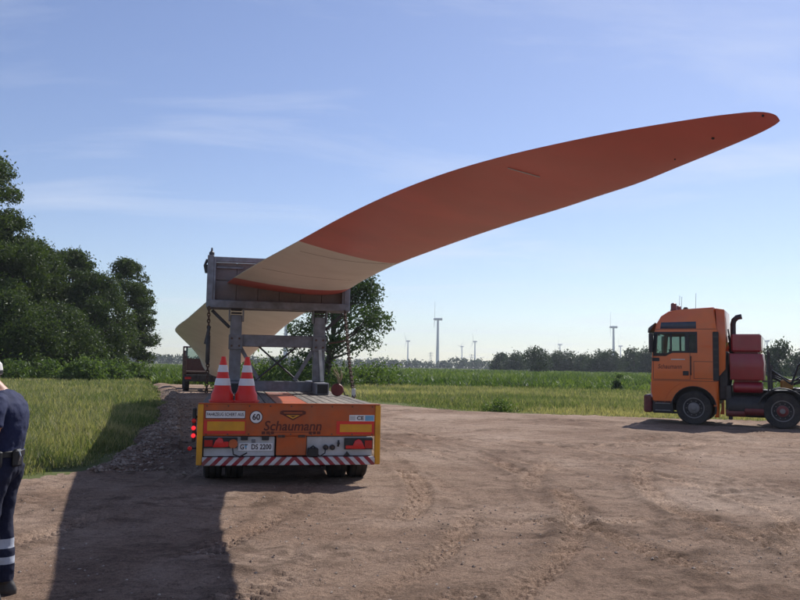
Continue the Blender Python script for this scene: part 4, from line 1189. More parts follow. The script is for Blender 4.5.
def right_extra(root, b0):
    p = tw_(1.21, CY - 2.0, DZ + 0.09) - b0
    B().box(p, (0.07, 0.05, 0.16), 0.015).obj('shackle', 'galv', root)
    q = tw_(1.22, CY - 0.8, 2.16) - b0
    B().tube([q, q + Vector((-0.12, 0.02, -0.03)), q + Vector((-0.32, 0.05, -0.06))], 0.016, 8).obj('lever', 'rust', root)
chain('lashing_chain', 'rusty lashing chain running down to the clear edge of the deck', [tw_(1.215, CY - 2.05, DZ + 0.02), tw_(1.215, CY - 1.4, 1.72), tw_(1.27, CY - 0.20, 2.75)], 0.042, 0.012, right_extra)

# red reel with frayed strap on the deck
p = at(337.2, 391.5, 14.6); p.z = DZ
reel = thing('strap_reel', 'dark red round reel with a frayed strap on the trailer deck', 'reel', p, TA)
B().lathe([(0.02, -0.05), (0.10, -0.045), (0.115, -0.02), (0.115, 0.02), (0.10, 0.045), (0.02, 0.05)], 'y', 24, (0, 0, 0.115)).obj('drum', mat('reel_red', (0.16, 0.02, 0.018), 0.6, vary=0.3, dirt=0.4), reel)
fb = B()
for k in range(12):
    a = Vector((0.03 + 0.01 * math.sin(k), 0.03, 0.2)); e = Vector((-0.09 + 0.02 * k * random.random(), 0.04 * math.cos(k), 0.36 + 0.20 * random.random()))
    fb.tube([a, (a + e) / 2 + Vector((0.03, 0, 0.03)), e], [0.014, 0.010, 0.003], 5)
fb.obj('frayed_strap', 'straw', reel)
B().tube([(0.06, 0.04, 0.30), (0.09, 0.03, 0.16), (0.14, 0.0, 0.02), (0.2, -0.03, 0.012)], 0.012, 6).obj('strap_tail', 'hose', reel)

# ------------------------------------------------------------------ two traffic cones on the deck
def make_cone(label):
    t = thing('traffic_cone', label, 'traffic cone', (0, 0, 0), 0, 'traffic cones on the trailer deck')
    Hc = 0.655
    def rad(z_): return 0.130 - (0.130 - 0.030) * (z_ - 0.17) / (Hc - 0.17)
    b = B().lathe([(0.160, 0.028), (0.158, 0.11), (0.134, 0.165), (rad(0.17), 0.17), (rad(0.45), 0.45), (rad(Hc), Hc), (0.02, Hc + 0.004)], seg=32)
    b.obj('cone_body', 'cone', t)
    n = 8
    bs = B().prism([(0.175 * x_, 0.175 * y_) for x_, y_ in ((-1, -.8), (-.8, -1), (.8, -1), (1, -.8), (1, .8), (.8, 1), (-.8, 1), (-1, .8))], 0, 0.035, 'xy', 0.006).obj('cone_base', 'cone', t)
    for z0, z1 in ((0.245, 0.345), (0.435, 0.535)):
        B().lathe([(rad(z0) + 0.0005, z0 - 0.001), (rad(z0) + 0.004, z0), (rad(z1) + 0.004, z1), (rad(z1) + 0.0005, z1 + 0.001)], seg=32).obj('white_band', 'cone_white', t)
    return t
c1 = make_cone('red and white traffic cone on the deck beside the hanging chain')
c1.location = tw_(-0.965, 0.40, DZ - 0.0); c1.rotation_euler = (0, 0, TA + 0.1)
c2 = copy_tree(c1); c2['label'] = 'red and white traffic cone on the deck, the one towards the orange deck plate'
c2.location = tw_(-0.625, 0.38, DZ - 0.0); c2.rotation_euler = (0, 0, TA - 0.12)

# ------------------------------------------------------------------ truck at the edge of the yard
TB = R(154)
truck = thing('tractor_truck', 'orange heavy tractor truck with red equipment tower parked side on', 'truck', (9.74, 26.19, 0.03), TB)
HW = 1.24
cabp = [(1.22, 0.62), (1.27, 1.0), (1.265, 1.45), (1.235, 2.1), (1.19, 2.8), (1.10, 3.16), (0.96, 3.40), (0.72, 3.555), (0.35, 3.61), (-0.62, 3.67), (-0.70, 2.95), (-0.74, 0.26), (-0.56, 0.26), (-0.56, 0.62)]
cab = B().prism(cabp, -HW, HW, 'xz', 0.05).obj('cab', 'orange_truck', truck)
inner = B().prism([(1.14, 1.42), (1.12, 2.1), (1.08, 2.85), (0.95, 3.3), (-0.55, 3.45), (-0.60, 1.42)], -HW + 0.07, HW - 0.07, 'xz').obj('cutter', 'black')
arch = B().lathe([(0.66, -2), (0.66, 2)], 'y', 40, (0, 0, 0.53)).obj('cutter', 'black')
under = B().box((0.3, 0, 0.75), (2.9, 1.7, 1.1), 0).obj('cutter', 'black')
win = [(1.06, 2.84), (1.10, 2.35), (1.10, 2.22), (0.80, 2.22), (0.62, 2.30), (0.24, 2.30), (0.24, 2.84)]
w1 = B().prism(win, -3, 3, 'xz').obj('cutter', 'black')
w2 = B().prism([(0.12, 2.82), (0.12, 2.32), (-0.08, 2.32), (-0.08, 2.82)], -3, 3, 'xz').obj('cutter', 'black')
ws = B().box((1.2, 0, 2.46), (0.5, 2.1, 0.85), 0.06).obj('cutter', 'black')
cut(cab, [inner, arch, under, w1, w2, ws])
# window surround, door lines and glass on both sides
for s in (1, -1):
    sur = B().prism([(1.175, 2.90), (1.20, 2.35), (1.205, 2.13), (0.82, 2.13), (0.62, 2.24), (-0.13, 2.24), (-0.13, 2.90)], s * HW - 0.01, s * HW + 0.012, 'xz', 0.004).obj('window_surround', 'black', cab)
    ca_ = B().prism(win, -3, 3, 'xz').obj('cutter', 'black'); cb_ = B().prism([(0.12, 2.82), (0.12, 2.32), (-0.08, 2.32), (-0.08, 2.82)], -3, 3, 'xz').obj('cutter', 'black')
    cut(sur, [ca_, cb_])
    B().prism([(a, c) for a, c in win], s * (HW - 0.03) - 0.003, s * (HW - 0.03) + 0.003, 'xz').obj('window', 'glass', cab)
    B().prism([(0.12, 2.82), (0.12, 2.32), (-0.08, 2.32), (-0.08, 2.82)], s * (HW - 0.03) - 0.003, s * (HW - 0.03) + 0.003, 'xz').obj('window', 'dark_glass', cab)
    B().box((0.66, s * (HW - 0.02), 2.56), (0.06, 0.03, 0.6), 0.004).obj('window_bar', 'black', cab)
    B().prism([(0.95, 3.20), (0.98, 3.0), (-0.10, 3.0), (-0.10, 3.22)], s * HW - 0.006, s * HW + 0.008, 'xz', 0.004).obj('upper_panel', mat('tinted_panel', (0.03, 0.04, 0.07), 0.2), cab)
    # seams of the door and of the side box
    sm = B()
    for (a, c, e, f) in ((1.20, 1.40, 0.09, 1.40), (0.09, 1.40, 0.09, 2.24), (1.20, 2.13, 1.20, 1.40), (-0.70, 2.985, 1.12, 2.985), (-0.02, 1.97, -0.60, 1.97), (-0.02, 1.44, -0.60, 1.44), (-0.02, 1.44, -0.02, 1.97), (-0.60, 1.44, -0.60, 1.97), (1.22, 1.36, -0.70, 1.36)):
        sm.bar((a, s * (HW + 0.0005), c), (e, s * (HW + 0.0005), f), 0.012, 0.012, up=(0, 1, 0), bev=0)
    sm.obj('panel_seams', 'black', cab)
    dr = B().box((0.22, s * (HW + 0.01), 1.60), (0.17, 0.03, 0.14), 0.01).obj('door_handle', 'black', cab)
    B().box((1.12, s * (HW + 0.01), 2.02), (0.22, 0.03, 0.11), 0.01).obj('corner_trim', 'black', cab)
    # wheel arch lip
    B().tube([(0.665 * math.cos(t), s * (HW - 0.03), 0.53 + 0.665 * math.sin(t)) for t in np.linspace(-0.1, math.pi + 0.25, 22)], 0.035, 8).obj('arch_lip', 'black', truck)
    B().tube([(0.88 * math.cos(t) , s * (HW + 0.001), 0.50 + 0.86 * math.sin(t)) for t in np.linspace(1.15, math.pi - 2.98 + 0.05, 14)], 0.010, 6).obj('arch_swage', 'orange_truck', cab)
    # dark air intake column at the rear corner
    B().box((-0.665, s * (HW - 0.03), 2.14), (0.17, 0.12, 1.52), 0.02).obj('air_intake', 'black', truck)
    # mirrors
    mi_ = B().box((1.24, s * 1.40, 2.55), (0.12, 0.24, 0.62), 0.03).bar((1.15, s * 1.2, 2.82), (1.24, s * 1.36, 2.76), 0.035).obj('mirror', 'black', truck)
    B().box((0.92, s * (HW - 0.12), 0.54), (0.62, 0.24, 0.40), 0.02).box((0.82, s * (HW - 0.16), 0.36), (0.78, 0.2, 0.06), 0.01).obj('step_skirt', 'black', truck)
    B().box((1.235, s * 0.98, 1.06), (0.12, 0.50, 0.52), 0.06).obj('headlamp', mat('lamp_glass', (0.45, 0.30, 0.30), 0.15), truck)
# orange lettering strips on the near door
text('lettering', 'Schaumann', 0.20, 'ink_brown', cab, (0.70, HW + 0.002, 1.80), 0.72, shear=0.18, depth=0.001, rot=(R(90), 0, R(180)), bold=0.002)
B().box((0.45, HW + 0.002, 2.03), (0.42, 0.004, 0.03), 0.001).obj('chrome_badge', 'galv', cab)
for s in (1, -1):
    for k, xx in enumerate((-0.65, -1.35, -2.0)):
        B().box((xx if k else -0.64, s * (1.245 if k == 0 else 1.10), 0.62 if k == 0 else 0.78), (0.10, 0.012, 0.045), 0.003).obj('side_marker', 'amber', truck)
    for zz_ in (0.42, 0.64):
        B().box((0.92, s * (HW + 0.006), zz_), (0.46, 0.03, 0.035), 0.006).obj('step_tread', 'rim', truck)
    B().tube([(0.06, s * (HW + 0.005), 1.55), (0.06, s * (HW + 0.05), 1.58), (0.06, s * (HW + 0.05), 2.1), (0.06, s * (HW + 0.005), 2.13)], 0.014, 7).obj('grab_handle', 'black', truck)
    for zz_ in (1.75, 1.95, 2.15, 2.35, 2.55, 2.75):
        B().box((-0.665, s * (HW + 0.034), zz_), (0.14, 0.012, 0.05), 0.003).obj('intake_louvre', 'chassis', truck)
# windscreen, visor, roof
B().prism([(1.16, 2.04), (1.19, 2.04), (1.165, 2.88), (1.135, 2.88)], -1.04, 1.04, 'xz').obj('windscreen', 'glass', cab)
B().prism([(1.15, 3.20), (1.36, 3.03), (1.38, 2.88), (1.33, 2.88), (1.20, 3.10)], -1.15, 1.15, 'xz', 0.01).obj('sun_visor', mat('visor', (0.05, 0.045, 0.05), 0.3), truck)
B().box((1.38, 0, 0.62), (0.26, 2.46, 0.56), 0.05).obj('front_bumper', mat('bumper_dark_red', (0.10, 0.012, 0.015), 0.4, vary=0.2, dirt=0.4), truck)
B().box((1.28, 0, 1.35), (0.05, 1.7, 0.55), 0.02).obj('grille', 'black', truck)
for yy in (-0.45, 0.75):
    bc = B().lathe([(0.11, 0), (0.11, 0.05), (0.095, 0.07), (0.09, 0.24), (0.05, 0.27)], seg=18).obj('beacon', mat('beacon_red', (0.16, 0.035, 0.03), 0.3), truck, (0.62, yy, 3.585))
B().lathe([(0.06, 0), (0.09, 0.06), (0.05, 0.12)], seg=14).obj('roof_horn', 'rust', truck, (0.28, 0.5, 3.61))
for xx, hh, yy in ((-0.05, 0.55, 0.8), (0.62, 0.62, -0.7), (0.45, 0.5, 0.2)):
    B().tube([(xx, yy, 3.6), (xx - 0.02, yy, 3.6 + hh)], 0.006, 5).obj('antenna', 'black', truck)
# interior
B().box((0.15, 0.55, 2.05), (0.5, 0.5, 0.14), 0.04).box((-0.08, 0.55, 2.4), (0.14, 0.46, 0.6), 0.05).obj('driver_seat', 'pouch', truck)
B().box((0.15, -0.55, 2.05), (0.5, 0.5, 0.14), 0.04).box((-0.08, -0.55, 2.4), (0.14, 0.46, 0.6), 0.05).obj('passenger_seat', 'pouch', truck)
B().box((0.98, 0, 1.9), (0.3, 2.1, 0.38), 0.04).obj('dashboard', 'black', truck)
B().tube([(0.72 + 0.08 * math.cos(t), 0.55 + 0.22 * math.sin(t), 2.2 + 0.16 * math.cos(t)) for t in np.linspace(0, 6.28, 18)], 0.016, 6).obj('steering_wheel', 'black', truck)
# side fairing behind the cab
for s in (1, -1):
    B().prism([(-0.72, 1.5), (-0.70, 2.95), (-0.66, 3.64), (-0.92, 3.60), (-0.95, 2.7), (-0.93, 1.75)], s * 1.10 - 0.02, s * 1.10 + 0.02, 'xz', 0.008).obj('side_fairing', 'orange_truck', truck)
B().prism([(-0.70, 3.0), (-0.64, 3.655), (-0.93, 3.58), (-0.95, 2.6), (-0.72, 2.3)], -1.05, 1.05, 'xz', 0.03).obj('roof_fairing', 'orange_truck', truck)
hb2 = B()
for k in range(5):
    hb2.tube([(-1.0, 0.8 - 0.12 * k, 3.0 - 0.2 * k), (-1.12, 0.8 - 0.12 * k, 2.2 - 0.1 * k), (-1.0, 0.7 - 0.12 * k, 1.2)], 0.025, 6)
hb2.obj('air_hoses', 'hose', truck)
B().box((0.05, 0, 1.0), (1.5, 1.66, 0.72), 0.02).obj('wheel_housing', 'black', truck)
B().box((-0.86, 0, 1.55), (0.26, 2.0, 1.5), 0.03).obj('dark_gap_block', 'chassis', truck)  # dark block added to fill the bright gap between cab and tank
# chassis
b = B()
for s in (-1, 1): b.box((-2.55, s * 0.42, 0.92), (5.2, 0.10, 0.30), 0.01)
for xx in (-1.1, -1.9, -3.2, -4.3): b.box((xx, 0, 0.92), (0.12, 0.86, 0.2), 0.01)
b.obj('chassis_rail', 'chassis', truck)
B().lathe([(0.30, -0.55), (0.33, -0.5), (0.33, 0.5), (0.30, 0.55)], 'x', 24, (-1.52, 0.86, 0.62)).obj('fuel_tank', 'chassis', truck)
B().lathe([(0.13, -0.3), (0.15, -0.27), (0.15, 0.27), (0.13, 0.3)], 'x', 18, (-1.75, 1.05, 0.50)).obj('air_tank', 'rim_red', truck)
B().lathe([(0.10, -0.28), (0.12, -0.25), (0.12, 0.25), (0.10, 0.28)], 'x', 18, (-1.2, 1.05, 0.42)).obj('air_tank', 'rim_red', truck)
B().box((-1.05, 0.98, 0.40), (0.12, 0.12, 0.4), 0.02).obj('step_post', 'black', truck)
B().box((-1.0, 0, 0.85), (0.16, 2.2, 0.8), 0.02).obj('tower_base_frame', 'chassis', truck)
# red equipment tower
B().box((-1.5, 0.1, 1.9), (0.7, 1.5, 1.3), 0.02).obj('tower_body', 'red_tank', truck)
B().box((-1.52, 0.1, 2.56), (0.86, 1.9, 0.55), 0.05).obj('upper_tank', 'red_tank', truck)
B().prism([(-1.03, 2.24), (-1.98, 2.24), (-2.02, 1.95), (-2.0, 1.42), (-1.05, 1.42)], -0.85, 1.08, 'xz', 0.05).obj('lower_tank', 'red_tank', truck)
B().lathe([(0.14, -0.42), (0.17, -0.38), (0.17, 0.38), (0.14, 0.42)], 'x', 22, (-1.55, 0.88, 1.20)).lathe([(0.14, -0.42), (0.17, -0.38), (0.17, 0.38), (0.14, 0.42)], 'x', 22, (-1.55, 0.5, 1.20)).obj('red_cylinder', 'red_tank', truck)
ex = [(-1.12, 0.35, 1.6), (-1.12, 0.35, 3.18), (-1.15, 0.35, 3.30), (-1.24, 0.35, 3.39), (-1.38, 0.35, 3.42)]
B().tube(ex, 0.085, 14).obj('exhaust_pipe', mat('exhaust', (0.05, 0.045, 0.05), 0.4, metal=0.5), truck)
fr_ = B()
for (a, c) in ((-2.12, 2.35), (-2.2, 1.9)):
    fr_.bar((a, 0.95, 1.02), (a, 0.95, c), 0.045).bar((a, -0.6, 1.02), (a, -0.6, c), 0.045)
fr_.bar((-2.12, -0.62, 2.33), (-2.12, 0.97, 2.33), 0.045).bar((-1.95, 0.95, 1.40), (-2.35, 0.95, 1.40), 0.05).obj('tower_frame', 'steel_dark', truck)
# rear bed, mudguards, fifth wheel
def guard(cx, y0, y1):
    P = [(cx + 0.70 * math.cos(t), 0.53 + 0.68 * math.sin(t)) for t in np.linspace(0.25, math.pi - 0.25, 18)]
    Q = [(cx + 0.665 * math.cos(t), 0.53 + 0.645 * math.sin(t)) for t in np.linspace(math.pi - 0.25, 0.25, 18)]
    B().prism(P + Q, y0, y1, 'xz').obj('mudguard', 'black', truck)
for cx in (-2.5, -3.9):
    guard(cx, 0.72, 1.25); guard(cx, -1.25, -0.72)
B().box((-3.2, 0, 1.10), (2.6, 1.2, 0.05), 0.01).obj('deck_plate', 'steel_dark', truck)
B().lathe([(0.46, 0), (0.48, 0.06), (0.40, 0.09)], seg=28).obj('fifth_wheel', 'steel_dark', truck, (-3.1, 0, 1.13))
yb = B().box((-2.62, 0.2, 1.30), (0.36, 0.4, 0.30), 0.05).obj('yellow_box', mat('ochre_box', (0.42, 0.20, 0.04), 0.5), truck)
hs_ = B()
for k in range(6):
    hs_.tube([(-2.2, 0.5 - 0.18 * k, 1.75 - 0.05 * k), (-2.7, 0.5 - 0.18 * k, 1.35 + 0.1 * math.sin(k)), (-3.2, 0.4 - 0.15 * k, 1.55 + 0.12 * math.cos(k * 2)), (-3.8, 0.3 - 0.1 * k, 1.35 + 0.1 * k % 0.3), (-4.4, 0.2, 1.25)], 0.028, 7)
hs_.tube([(-2.75, 0.6, 1.3), (-2.95, 0.6, 1.9), (-3.1, 0.6, 2.05), (-3.25, 0.6, 1.7)], 0.035, 7)
hs_.obj('hydraulic_hoses', 'hose', truck)
B().bar((-3.3, 0.3, 1.15), (-3.9, 0.3, 1.9), 0.07).bar((-3.9, 0.3, 1.9), (-4.5, 0.3, 2.0), 0.06).obj('hose_gantry', 'steel_dark', truck)
wf = wheel_parts(0.525, 0.32, 'rim', False)
first = True
for s in (1, -1):
    place_wheel(wf, truck, (0.0, s * 1.06, 0.525), 0 if s > 0 else R(180), fresh=first); first = False
wr = [wf[0].copy(), wf[1].copy(), B().lathe([(0.17, 0.12), (0.165, 0.175), (0.08, 0.20), (0.001, 0.205)], 'y', 20).obj('hub', 'rim_red')]
for q in wr[:2]: COL.objects.link(q)
first = True
for cx in (-2.5, -3.9):
    for s in (1, -1):
        place_wheel(wr, truck, (cx, s * 1.06, 0.525), 0 if s > 0 else R(180), fresh=first); first = False
        place_wheel(wr, truck, (cx, s * 0.72, 0.525), 0 if s > 0 else R(180))
for cx in (0, -2.5, -3.9): B().tube([(cx, -0.95, 0.53), (cx, 0.95, 0.53)], 0.09, 10).obj('axle', 'chassis', truck)

# ------------------------------------------------------------------ towing truck at the far end of the blade
ft = thing('towing_truck', 'low orange towing truck at the far root end of the blade', 'truck', (-11.3, 47.0, 0.0), R(16))
b = B()
for s in (-1, 1): b.box((s * 0.45, 2.6, 0.85), (0.12, 6.6, 0.28), 0.01)
b.box((0, -0.55, 0.8), (2.3, 0.15, 0.4), 0.02); b.box((0, 1.2, 1.02), (2.4, 3.0, 0.08), 0.01)
b.obj('frame', 'chassis', ft)
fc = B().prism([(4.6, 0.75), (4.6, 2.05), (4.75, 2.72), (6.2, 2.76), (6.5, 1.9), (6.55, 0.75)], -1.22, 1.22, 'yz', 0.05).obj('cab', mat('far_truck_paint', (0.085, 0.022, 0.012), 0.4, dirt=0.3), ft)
ic = B().box((0, 5.5, 2.05), (2.3, 1.62, 1.2), 0).obj('cutter', 'black')
c2_ = B().box((0, 5.45, 2.28), (4, 1.1, 0.62), 0.03).obj('cutter', 'black')
c3_ = B().box((0, 5.5, 2.28), (2.12, 4, 0.66), 0.03).obj('cutter', 'black')
cut(fc, [ic, c2_, c3_])
B().box((0, 4.68, 2.28), (2.12, 0.01, 0.66), 0).obj('window', 'glass', fc)
for s in (-1, 1): B().bar((s * 1.0, 4.62, 1.94), (s * 1.0, 4.70, 2.64), 0.09).obj('window_bar', 'black', fc)
B().box((0, 0.2, 1.12), (2.3, 1.2, 0.16), 0.02).obj('root_saddle', 'rust', ft)
for s in (-1, 1): B().box((s * 1.18, -0.3, 1.55), (0.16, 0.8, 1.1), 0.02).obj('saddle_arm', 'rust', ft)
first = True
wt_ = wheel_parts(0.5, 0.3)
for cy_ in (0.3, 1.7, 5.6):
    for s in (-1, 1):
        place_wheel(wt_, ft, (s * 1.05, cy_, 0.5), -R(90) if s > 0 else R(90), fresh=first); first = False
for s in (-1, 1): B().box((s * 1.0, -0.63, 0.8), (0.35, 0.03, 0.14), 0.01).obj('tail_lamp', 'lamp_red', ft)

# far red machine on the track
p = ground_at(113, 371.2); p = at(113, 362, 170)
rm = thing('roller_machine', 'tiny red road machine far along the gravel track', 'road machine', (p.x, 170, 0.0), R(70))
B().box((0, 0, 1.0), (2.6, 1.5, 0.8), 0.08).obj('body', 'redtoy', rm)
cbx = B().box((-0.3, 0, 2.4), (1.4, 1.5, 0.12), 0.03)
for sx in (-0.9, 0.3):
    for sy_ in (-0.65, 0.65): cbx.bar((sx, sy_, 1.35), (sx, sy_, 2.4), 0.1)
cbx.box((-0.3, 0, 1.7), (1.0, 1.2, 0.7), 0.05).obj('cabin', 'redtoy', rm)
B().lathe([(0.65, -0.9), (0.68, -0.85), (0.68, 0.85), (0.65, 0.9)], 'y', 24, (1.5, 0, 0.68)).obj('drum', 'steel', rm)
for s in (-1, 1): B().lathe([(0.4, -0.2), (0.65, -0.2), (0.65, 0.2), (0.4, 0.2)], 'y', 20, (-1.1, s * 0.8, 0.65)).obj('wheel', 'rubber', rm)

# ------------------------------------------------------------------ the man in navy work clothes
man = thing('person', 'person in navy work clothes with reflective trouser bands standing on the dirt', 'person', (-2.785, 5.74, 0.03), R(180))
fb = B()
def rings(L, seg=20):
    prev = None
    for cx_, cy_, cz_, rx, ry in L:
        ring = [fb.bm.verts.new((cx_ + rx * math.cos(t), cy_ + ry * math.sin(t), cz_)) for t in [2 * math.pi * k / seg for k in range(seg)]]
        if prev:
            for k in range(seg): fb.bm.faces.new((prev[k], prev[(k + 1) % seg], ring[(k + 1) % seg], ring[k]))
        else: fb.bm.faces.new(ring[::-1])
        prev = ring
    fb.bm.faces.new(prev)
rings([(0.015, 0, 0.80, 0.07, 0.12), (0.005, 0, 0.86, 0.105, 0.16), (-0.0, 0, 0.94, 0.118, 0.172), (-0.002, 0, 1.03, 0.114, 0.160), (-0.008, 0, 1.10, 0.118, 0.162), (-0.015, 0, 1.20, 0.128, 0.175), (-0.012, 0, 1.29, 0.130, 0.185), (0.0, 0, 1.36, 0.120, 0.175), (0.022, 0, 1.415, 0.096, 0.135), (0.04, 0, 1.45, 0.074, 0.085)])
fb.tube([(0.035, 0, 1.41), (0.080, 0, 1.460), (0.140, 0, 1.52)], [0.062, 0.055, 0.054], 14)
rings([(0.212, 0, 1.425, 0.03, 0.030), (0.197, 0, 1.445, 0.060, 0.048), (0.177, 0, 1.480, 0.086, 0.064), (0.170, 0, 1.530, 0.098, 0.074), (0.164, 0, 1.580, 0.098, 0.076), (0.162, 0, 1.620, 0.084, 0.066), (0.162, 0, 1.645, 0.04, 0.035)])
fb.tube([(0.264, 0, 1.535), (0.280, 0, 1.505), (0.267, 0, 1.495)], [0.008, 0.014, 0.009], 8)
for s in (1, -1):
    rings([(0.0, s * 0.088, 0.92, 0.108, 0.085), (0.006, s * 0.092, 0.84, 0.102, 0.092), (0.032, s * 0.100, 0.70, 0.086, 0.083), (0.036, s * 0.105, 0.52, 0.073, 0.070), (0.026, s * 0.107, 0.40, 0.077, 0.071), (0.016, s * 0.108, 0.24, 0.075, 0.069), (0.012, s * 0.108, 0.115, 0.074, 0.068), (0.012, s * 0.108, 0.095, 0.066, 0.060)])
    rings([(0.045, s * 0.112, 0.0, 0.135, 0.050), (0.045, s * 0.112, 0.035, 0.138, 0.053), (0.038, s * 0.112, 0.07, 0.118, 0.050), (0.012, s * 0.11, 0.11, 0.062, 0.05), (0.01, s * 0.108, 0.14, 0.05, 0.05)])
    fw = 0.0 if s > 0 else 0.09
    fb.tube([(-0.008, s * 0.10, 1.375), (-0.012 + fw * 0.4, s * 0.165, 1.368), (-0.025 + fw * 0.8, s * 0.210, 1.30), (-0.030 + fw, s * 0.232, 1.215), (-0.030 + fw, s * 0.234, 1.205)], [0.060, 0.066, 0.064, 0.066, 0.056], 16)
    fb.tube([(-0.025 + fw * 0.8, s * 0.210, 1.30), (-0.030 + fw, s * 0.233, 1.19), (-0.025 + fw, s * 0.236, 1.135), (0.005 + fw, s * 0.234, 1.095), (0.17, s * 0.205, 1.095), (0.31, s * 0.150, 1.125), (0.34, s * 0.142, 1.128)], [0.046, 0.046, 0.042, 0.042, 0.040, 0.027, 0.027], 14)
    fb.tube([(0.325, s * 0.146, 1.127), (0.36, s * 0.135, 1.13), (0.405, s * 0.125, 1.128)], [0.026, 0.033, 0.030], 12)
    for dy, ln in ((-0.026, 0.066), (-0.009, 0.080), (0.009, 0.075), (0.026, 0.060)):
        fb.tube([(0.39, s * (0.128 + dy), 1.126), (0.41 + ln * 0.5, s * (0.120 + dy * 1.25), 1.118), (0.41 + ln * 0.9, s * (0.114 + dy * 1.25), 1.090), (0.41 + ln * 0.85, s * (0.112 + dy * 1.2), 1.068)], [0.010, 0.0092, 0.0085, 0.007], 8)
    fb.tube([(0.345, s * 0.115, 1.135), (0.375, s * 0.088, 1.140), (0.405, s * 0.078, 1.130)], [0.013, 0.011, 0.009], 8)
tmp = fb.obj('tmp_body', 'navy', smooth=0)
md = tmp.modifiers.new('r', 'REMESH'); md.mode = 'VOXEL'; md.voxel_size = 0.0088
md = tmp.modifiers.new('s', 'SMOOTH'); md.factor = 0.5; md.iterations = 3
dg = bpy.context.evaluated_depsgraph_get()
bme = bpy.data.meshes.new_from_object(tmp.evaluated_get(dg)); bme.name = 'body'
q = tmp.data; bpy.data.objects.remove(tmp); bpy.data.meshes.remove(q)
nv = len(bme.vertices)
co = np.zeros(nv * 3, np.float32); bme.vertices.foreach_get('co', co); co = co.reshape(-1, 3)
no = np.zeros(nv * 3, np.float32); bme.vertices.foreach_get('normal', no); no = no.reshape(-1, 3)
def is_skin(c):
    arm = (np.abs(c[:, 1]) > 0.15) & (c[:, 2] < 1.203) & (c[:, 2] > 1.02) & (c[:, 0] > -0.10) & (np.abs(c[:, 1]) > 0.187)
    fore = (c[:, 0] > 0.125) & (c[:, 2] < 1.2) & (c[:, 2] > 1.02)
    return arm | fore | ((c[:, 2] > 1.440 - 0.45 * np.clip(c[:, 0] - 0.04, -0.1, 0.12)) & (np.abs(c[:, 1]) < 0.11) & (c[:, 2] > 1.40))
cloth = ~is_skin(co) & (co[:, 2] > 0.10)
aang = np.arctan2(co[:, 1], co[:, 0] - 0.01)
wr = vnoise(aang * 0.22 + co[:, 2] * 0.5, co[:, 2] - 0.3 * co[:, 0], 0.075, 91) + 0.6 * vnoise(co[:, 0] + co[:, 1], co[:, 2] * 1.4, 0.04, 92)
amp = np.where(co[:, 2] < 1.0, 0.010, 0.008) * cloth
co = co + no * (wr * amp)[:, None]
bme.vertices.foreach_set('co', co.ravel()); bme.update()
npg = len(bme.polygons)
ctr = np.zeros(npg * 3, np.float32); bme.polygons.foreach_get('center', ctr); ctr = ctr.reshape(-1, 3)
mi = np.where(is_skin(ctr), 2, np.where(ctr[:, 2] > 1.0, 0, np.where(ctr[:, 2] > 0.10, 1, 3))).astype(np.int32)
bme.materials.clear()
for q in ('navy', 'trousers', 'skin', 'shoe'): bme.materials.append(M[q])
bme.polygons.foreach_set('material_index', mi)
bme.shade_smooth()
body = link('body', bme, man)
bt = B().lathe([(1.0, -0.022), (1.05, -0.018), (1.05, 0.018), (1.0, 0.022)], seg=36)
for vt in bt.bm.verts: vt.co = Vector((vt.co.x * 0.118 - 0.002, vt.co.y * 0.166, vt.co.z + 1.01))
bt.obj('belt', 'pouch', man)
B().box((-0.128, 0.075, 0.985), (0.045, 0.08, 0.12), 0.015).obj('pouch', 'pouch', man)
B().box((-0.02, 0.172, 0.98), (0.10, 0.045, 0.12), 0.015).obj('pouch', 'pouch', man)
B().tube([(-0.145, 0.085, 1.035), (-0.160, 0.09, 1.0), (-0.148, 0.085, 0.965)], 0.006, 6).obj('key_ring', 'galv', man)
B().lathe([(0.012, 0), (0.012, 0.012)], 'y', 10, (-0.03, 0.192, 1.0)).obj('snap_button', 'galv', man)
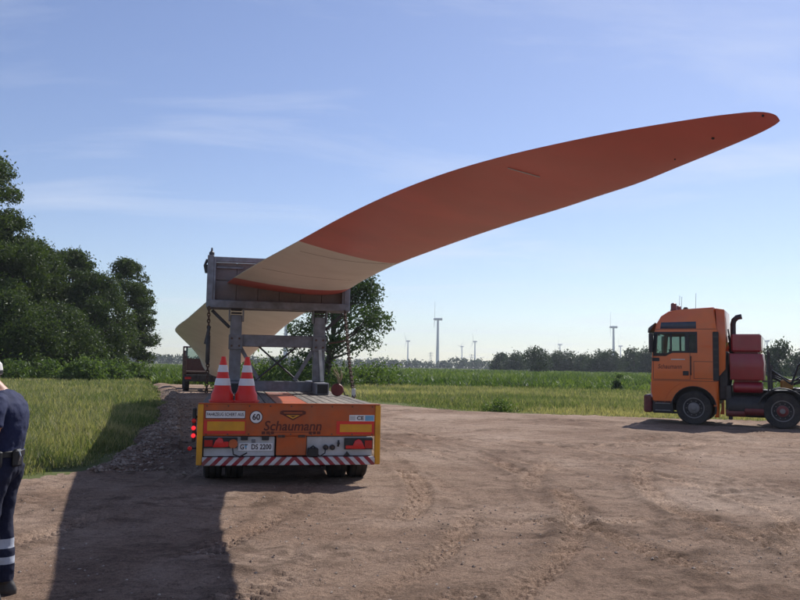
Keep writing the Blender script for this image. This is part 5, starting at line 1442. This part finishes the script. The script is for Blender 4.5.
# collar, cap, hair, ears
cpb = B().lathe([(0.108, -0.012), (0.112, 0.0), (0.112, 0.03), (0.105, 0.065), (0.075, 0.095), (0.02, 0.105)], seg=28)
for vt in cpb.bm.verts: vt.co.y *= 0.88
cp = cpb.obj('cap', mat('cap_white', (0.70, 0.68, 0.64), 0.8, vary=0.06), man, (0.164, 0, 1.572))
B().lathe([(0.1135, -0.008), (0.1145, 0.0), (0.1145, 0.018), (0.112, 0.02)], seg=28).obj('cap_band', 'pouch', cp)
cp.children[0].scale = (1, 0.88, 1)
B().prism([(0.06, -0.085), (0.15, -0.07), (0.185, -0.03), (0.185, 0.03), (0.15, 0.07), (0.06, 0.085)], -0.004, 0.006, 'xy', 0.002).obj('peak', 'pouch', cp)
hr = B().lathe([(0.085, -0.07), (0.094, -0.03), (0.098, 0.0), (0.1, 0.02)], seg=24)
for vt in hr.bm.verts: vt.co.y *= 0.88
hr = hr.obj('hair', mat('brown_hair', (0.07, 0.045, 0.03), 0.7, vary=0.3, scale=60), man, (0.162, 0, 1.550))
for s in (1, -1):
    eo = B().lathe([(0.004, -0.008), (0.03, -0.006), (0.032, 0.0), (0.022, 0.008), (0.004, 0.006)], 'y', 16).obj('ear', 'skin', man, (0.167, s * 0.076, 1.525)); eo.scale = (0.65, 1, 1)
    B().lathe([(0.001, -0.011), (0.008, -0.008), (0.011, 0), (0.008, 0.008), (0.001, 0.011)], 'x', 12).obj('eye', 'sticker', man, (0.248, s * 0.030, 1.542))
B().tube([(0.248, -0.022, 1.472), (0.258, 0, 1.474), (0.248, 0.022, 1.472)], [0.003, 0.006, 0.003], 6).obj('mouth', mat('lips', (0.35, 0.12, 0.10), 0.5), man)

# ------------------------------------------------------------------ haze
HAZE = 0.0002
if HAZE:
    hz = B().box((0, 0, 60), (5600, 5600, 122), 0).obj('haze', 'white', smooth=0)
    m, n, l, p = new_mat('haze'); n.remove(p)
    pv = n.new('ShaderNodeVolumePrincipled'); pv.inputs['Color'].default_value = (0.86, 0.91, 1.0, 1)
    pv.inputs['Density'].default_value = HAZE; pv.inputs['Anisotropy'].default_value = 0.25
    l.new(pv.outputs[0], n['Material Output'].inputs['Volume'])
    hz.data.materials.clear(); hz.data.materials.append(m)
    tag(hz, 'thin pale summer haze over the flat land', None, kind='stuff')

# ------------------------------------------------------------------ thing > part > sub-part, no deeper
bpy.context.view_layer.update()
def depth(o):
    d = 0
    while o.parent: o = o.parent; d += 1
    return d
for o in sorted([q for q in COL.objects if depth(q) > 2], key=depth):
    while depth(o) > 2:
        q = o.parent; m = q.matrix_local @ o.matrix_local
        o.parent = q.parent; o.matrix_parent_inverse = Matrix.Identity(4); o.matrix_local = m
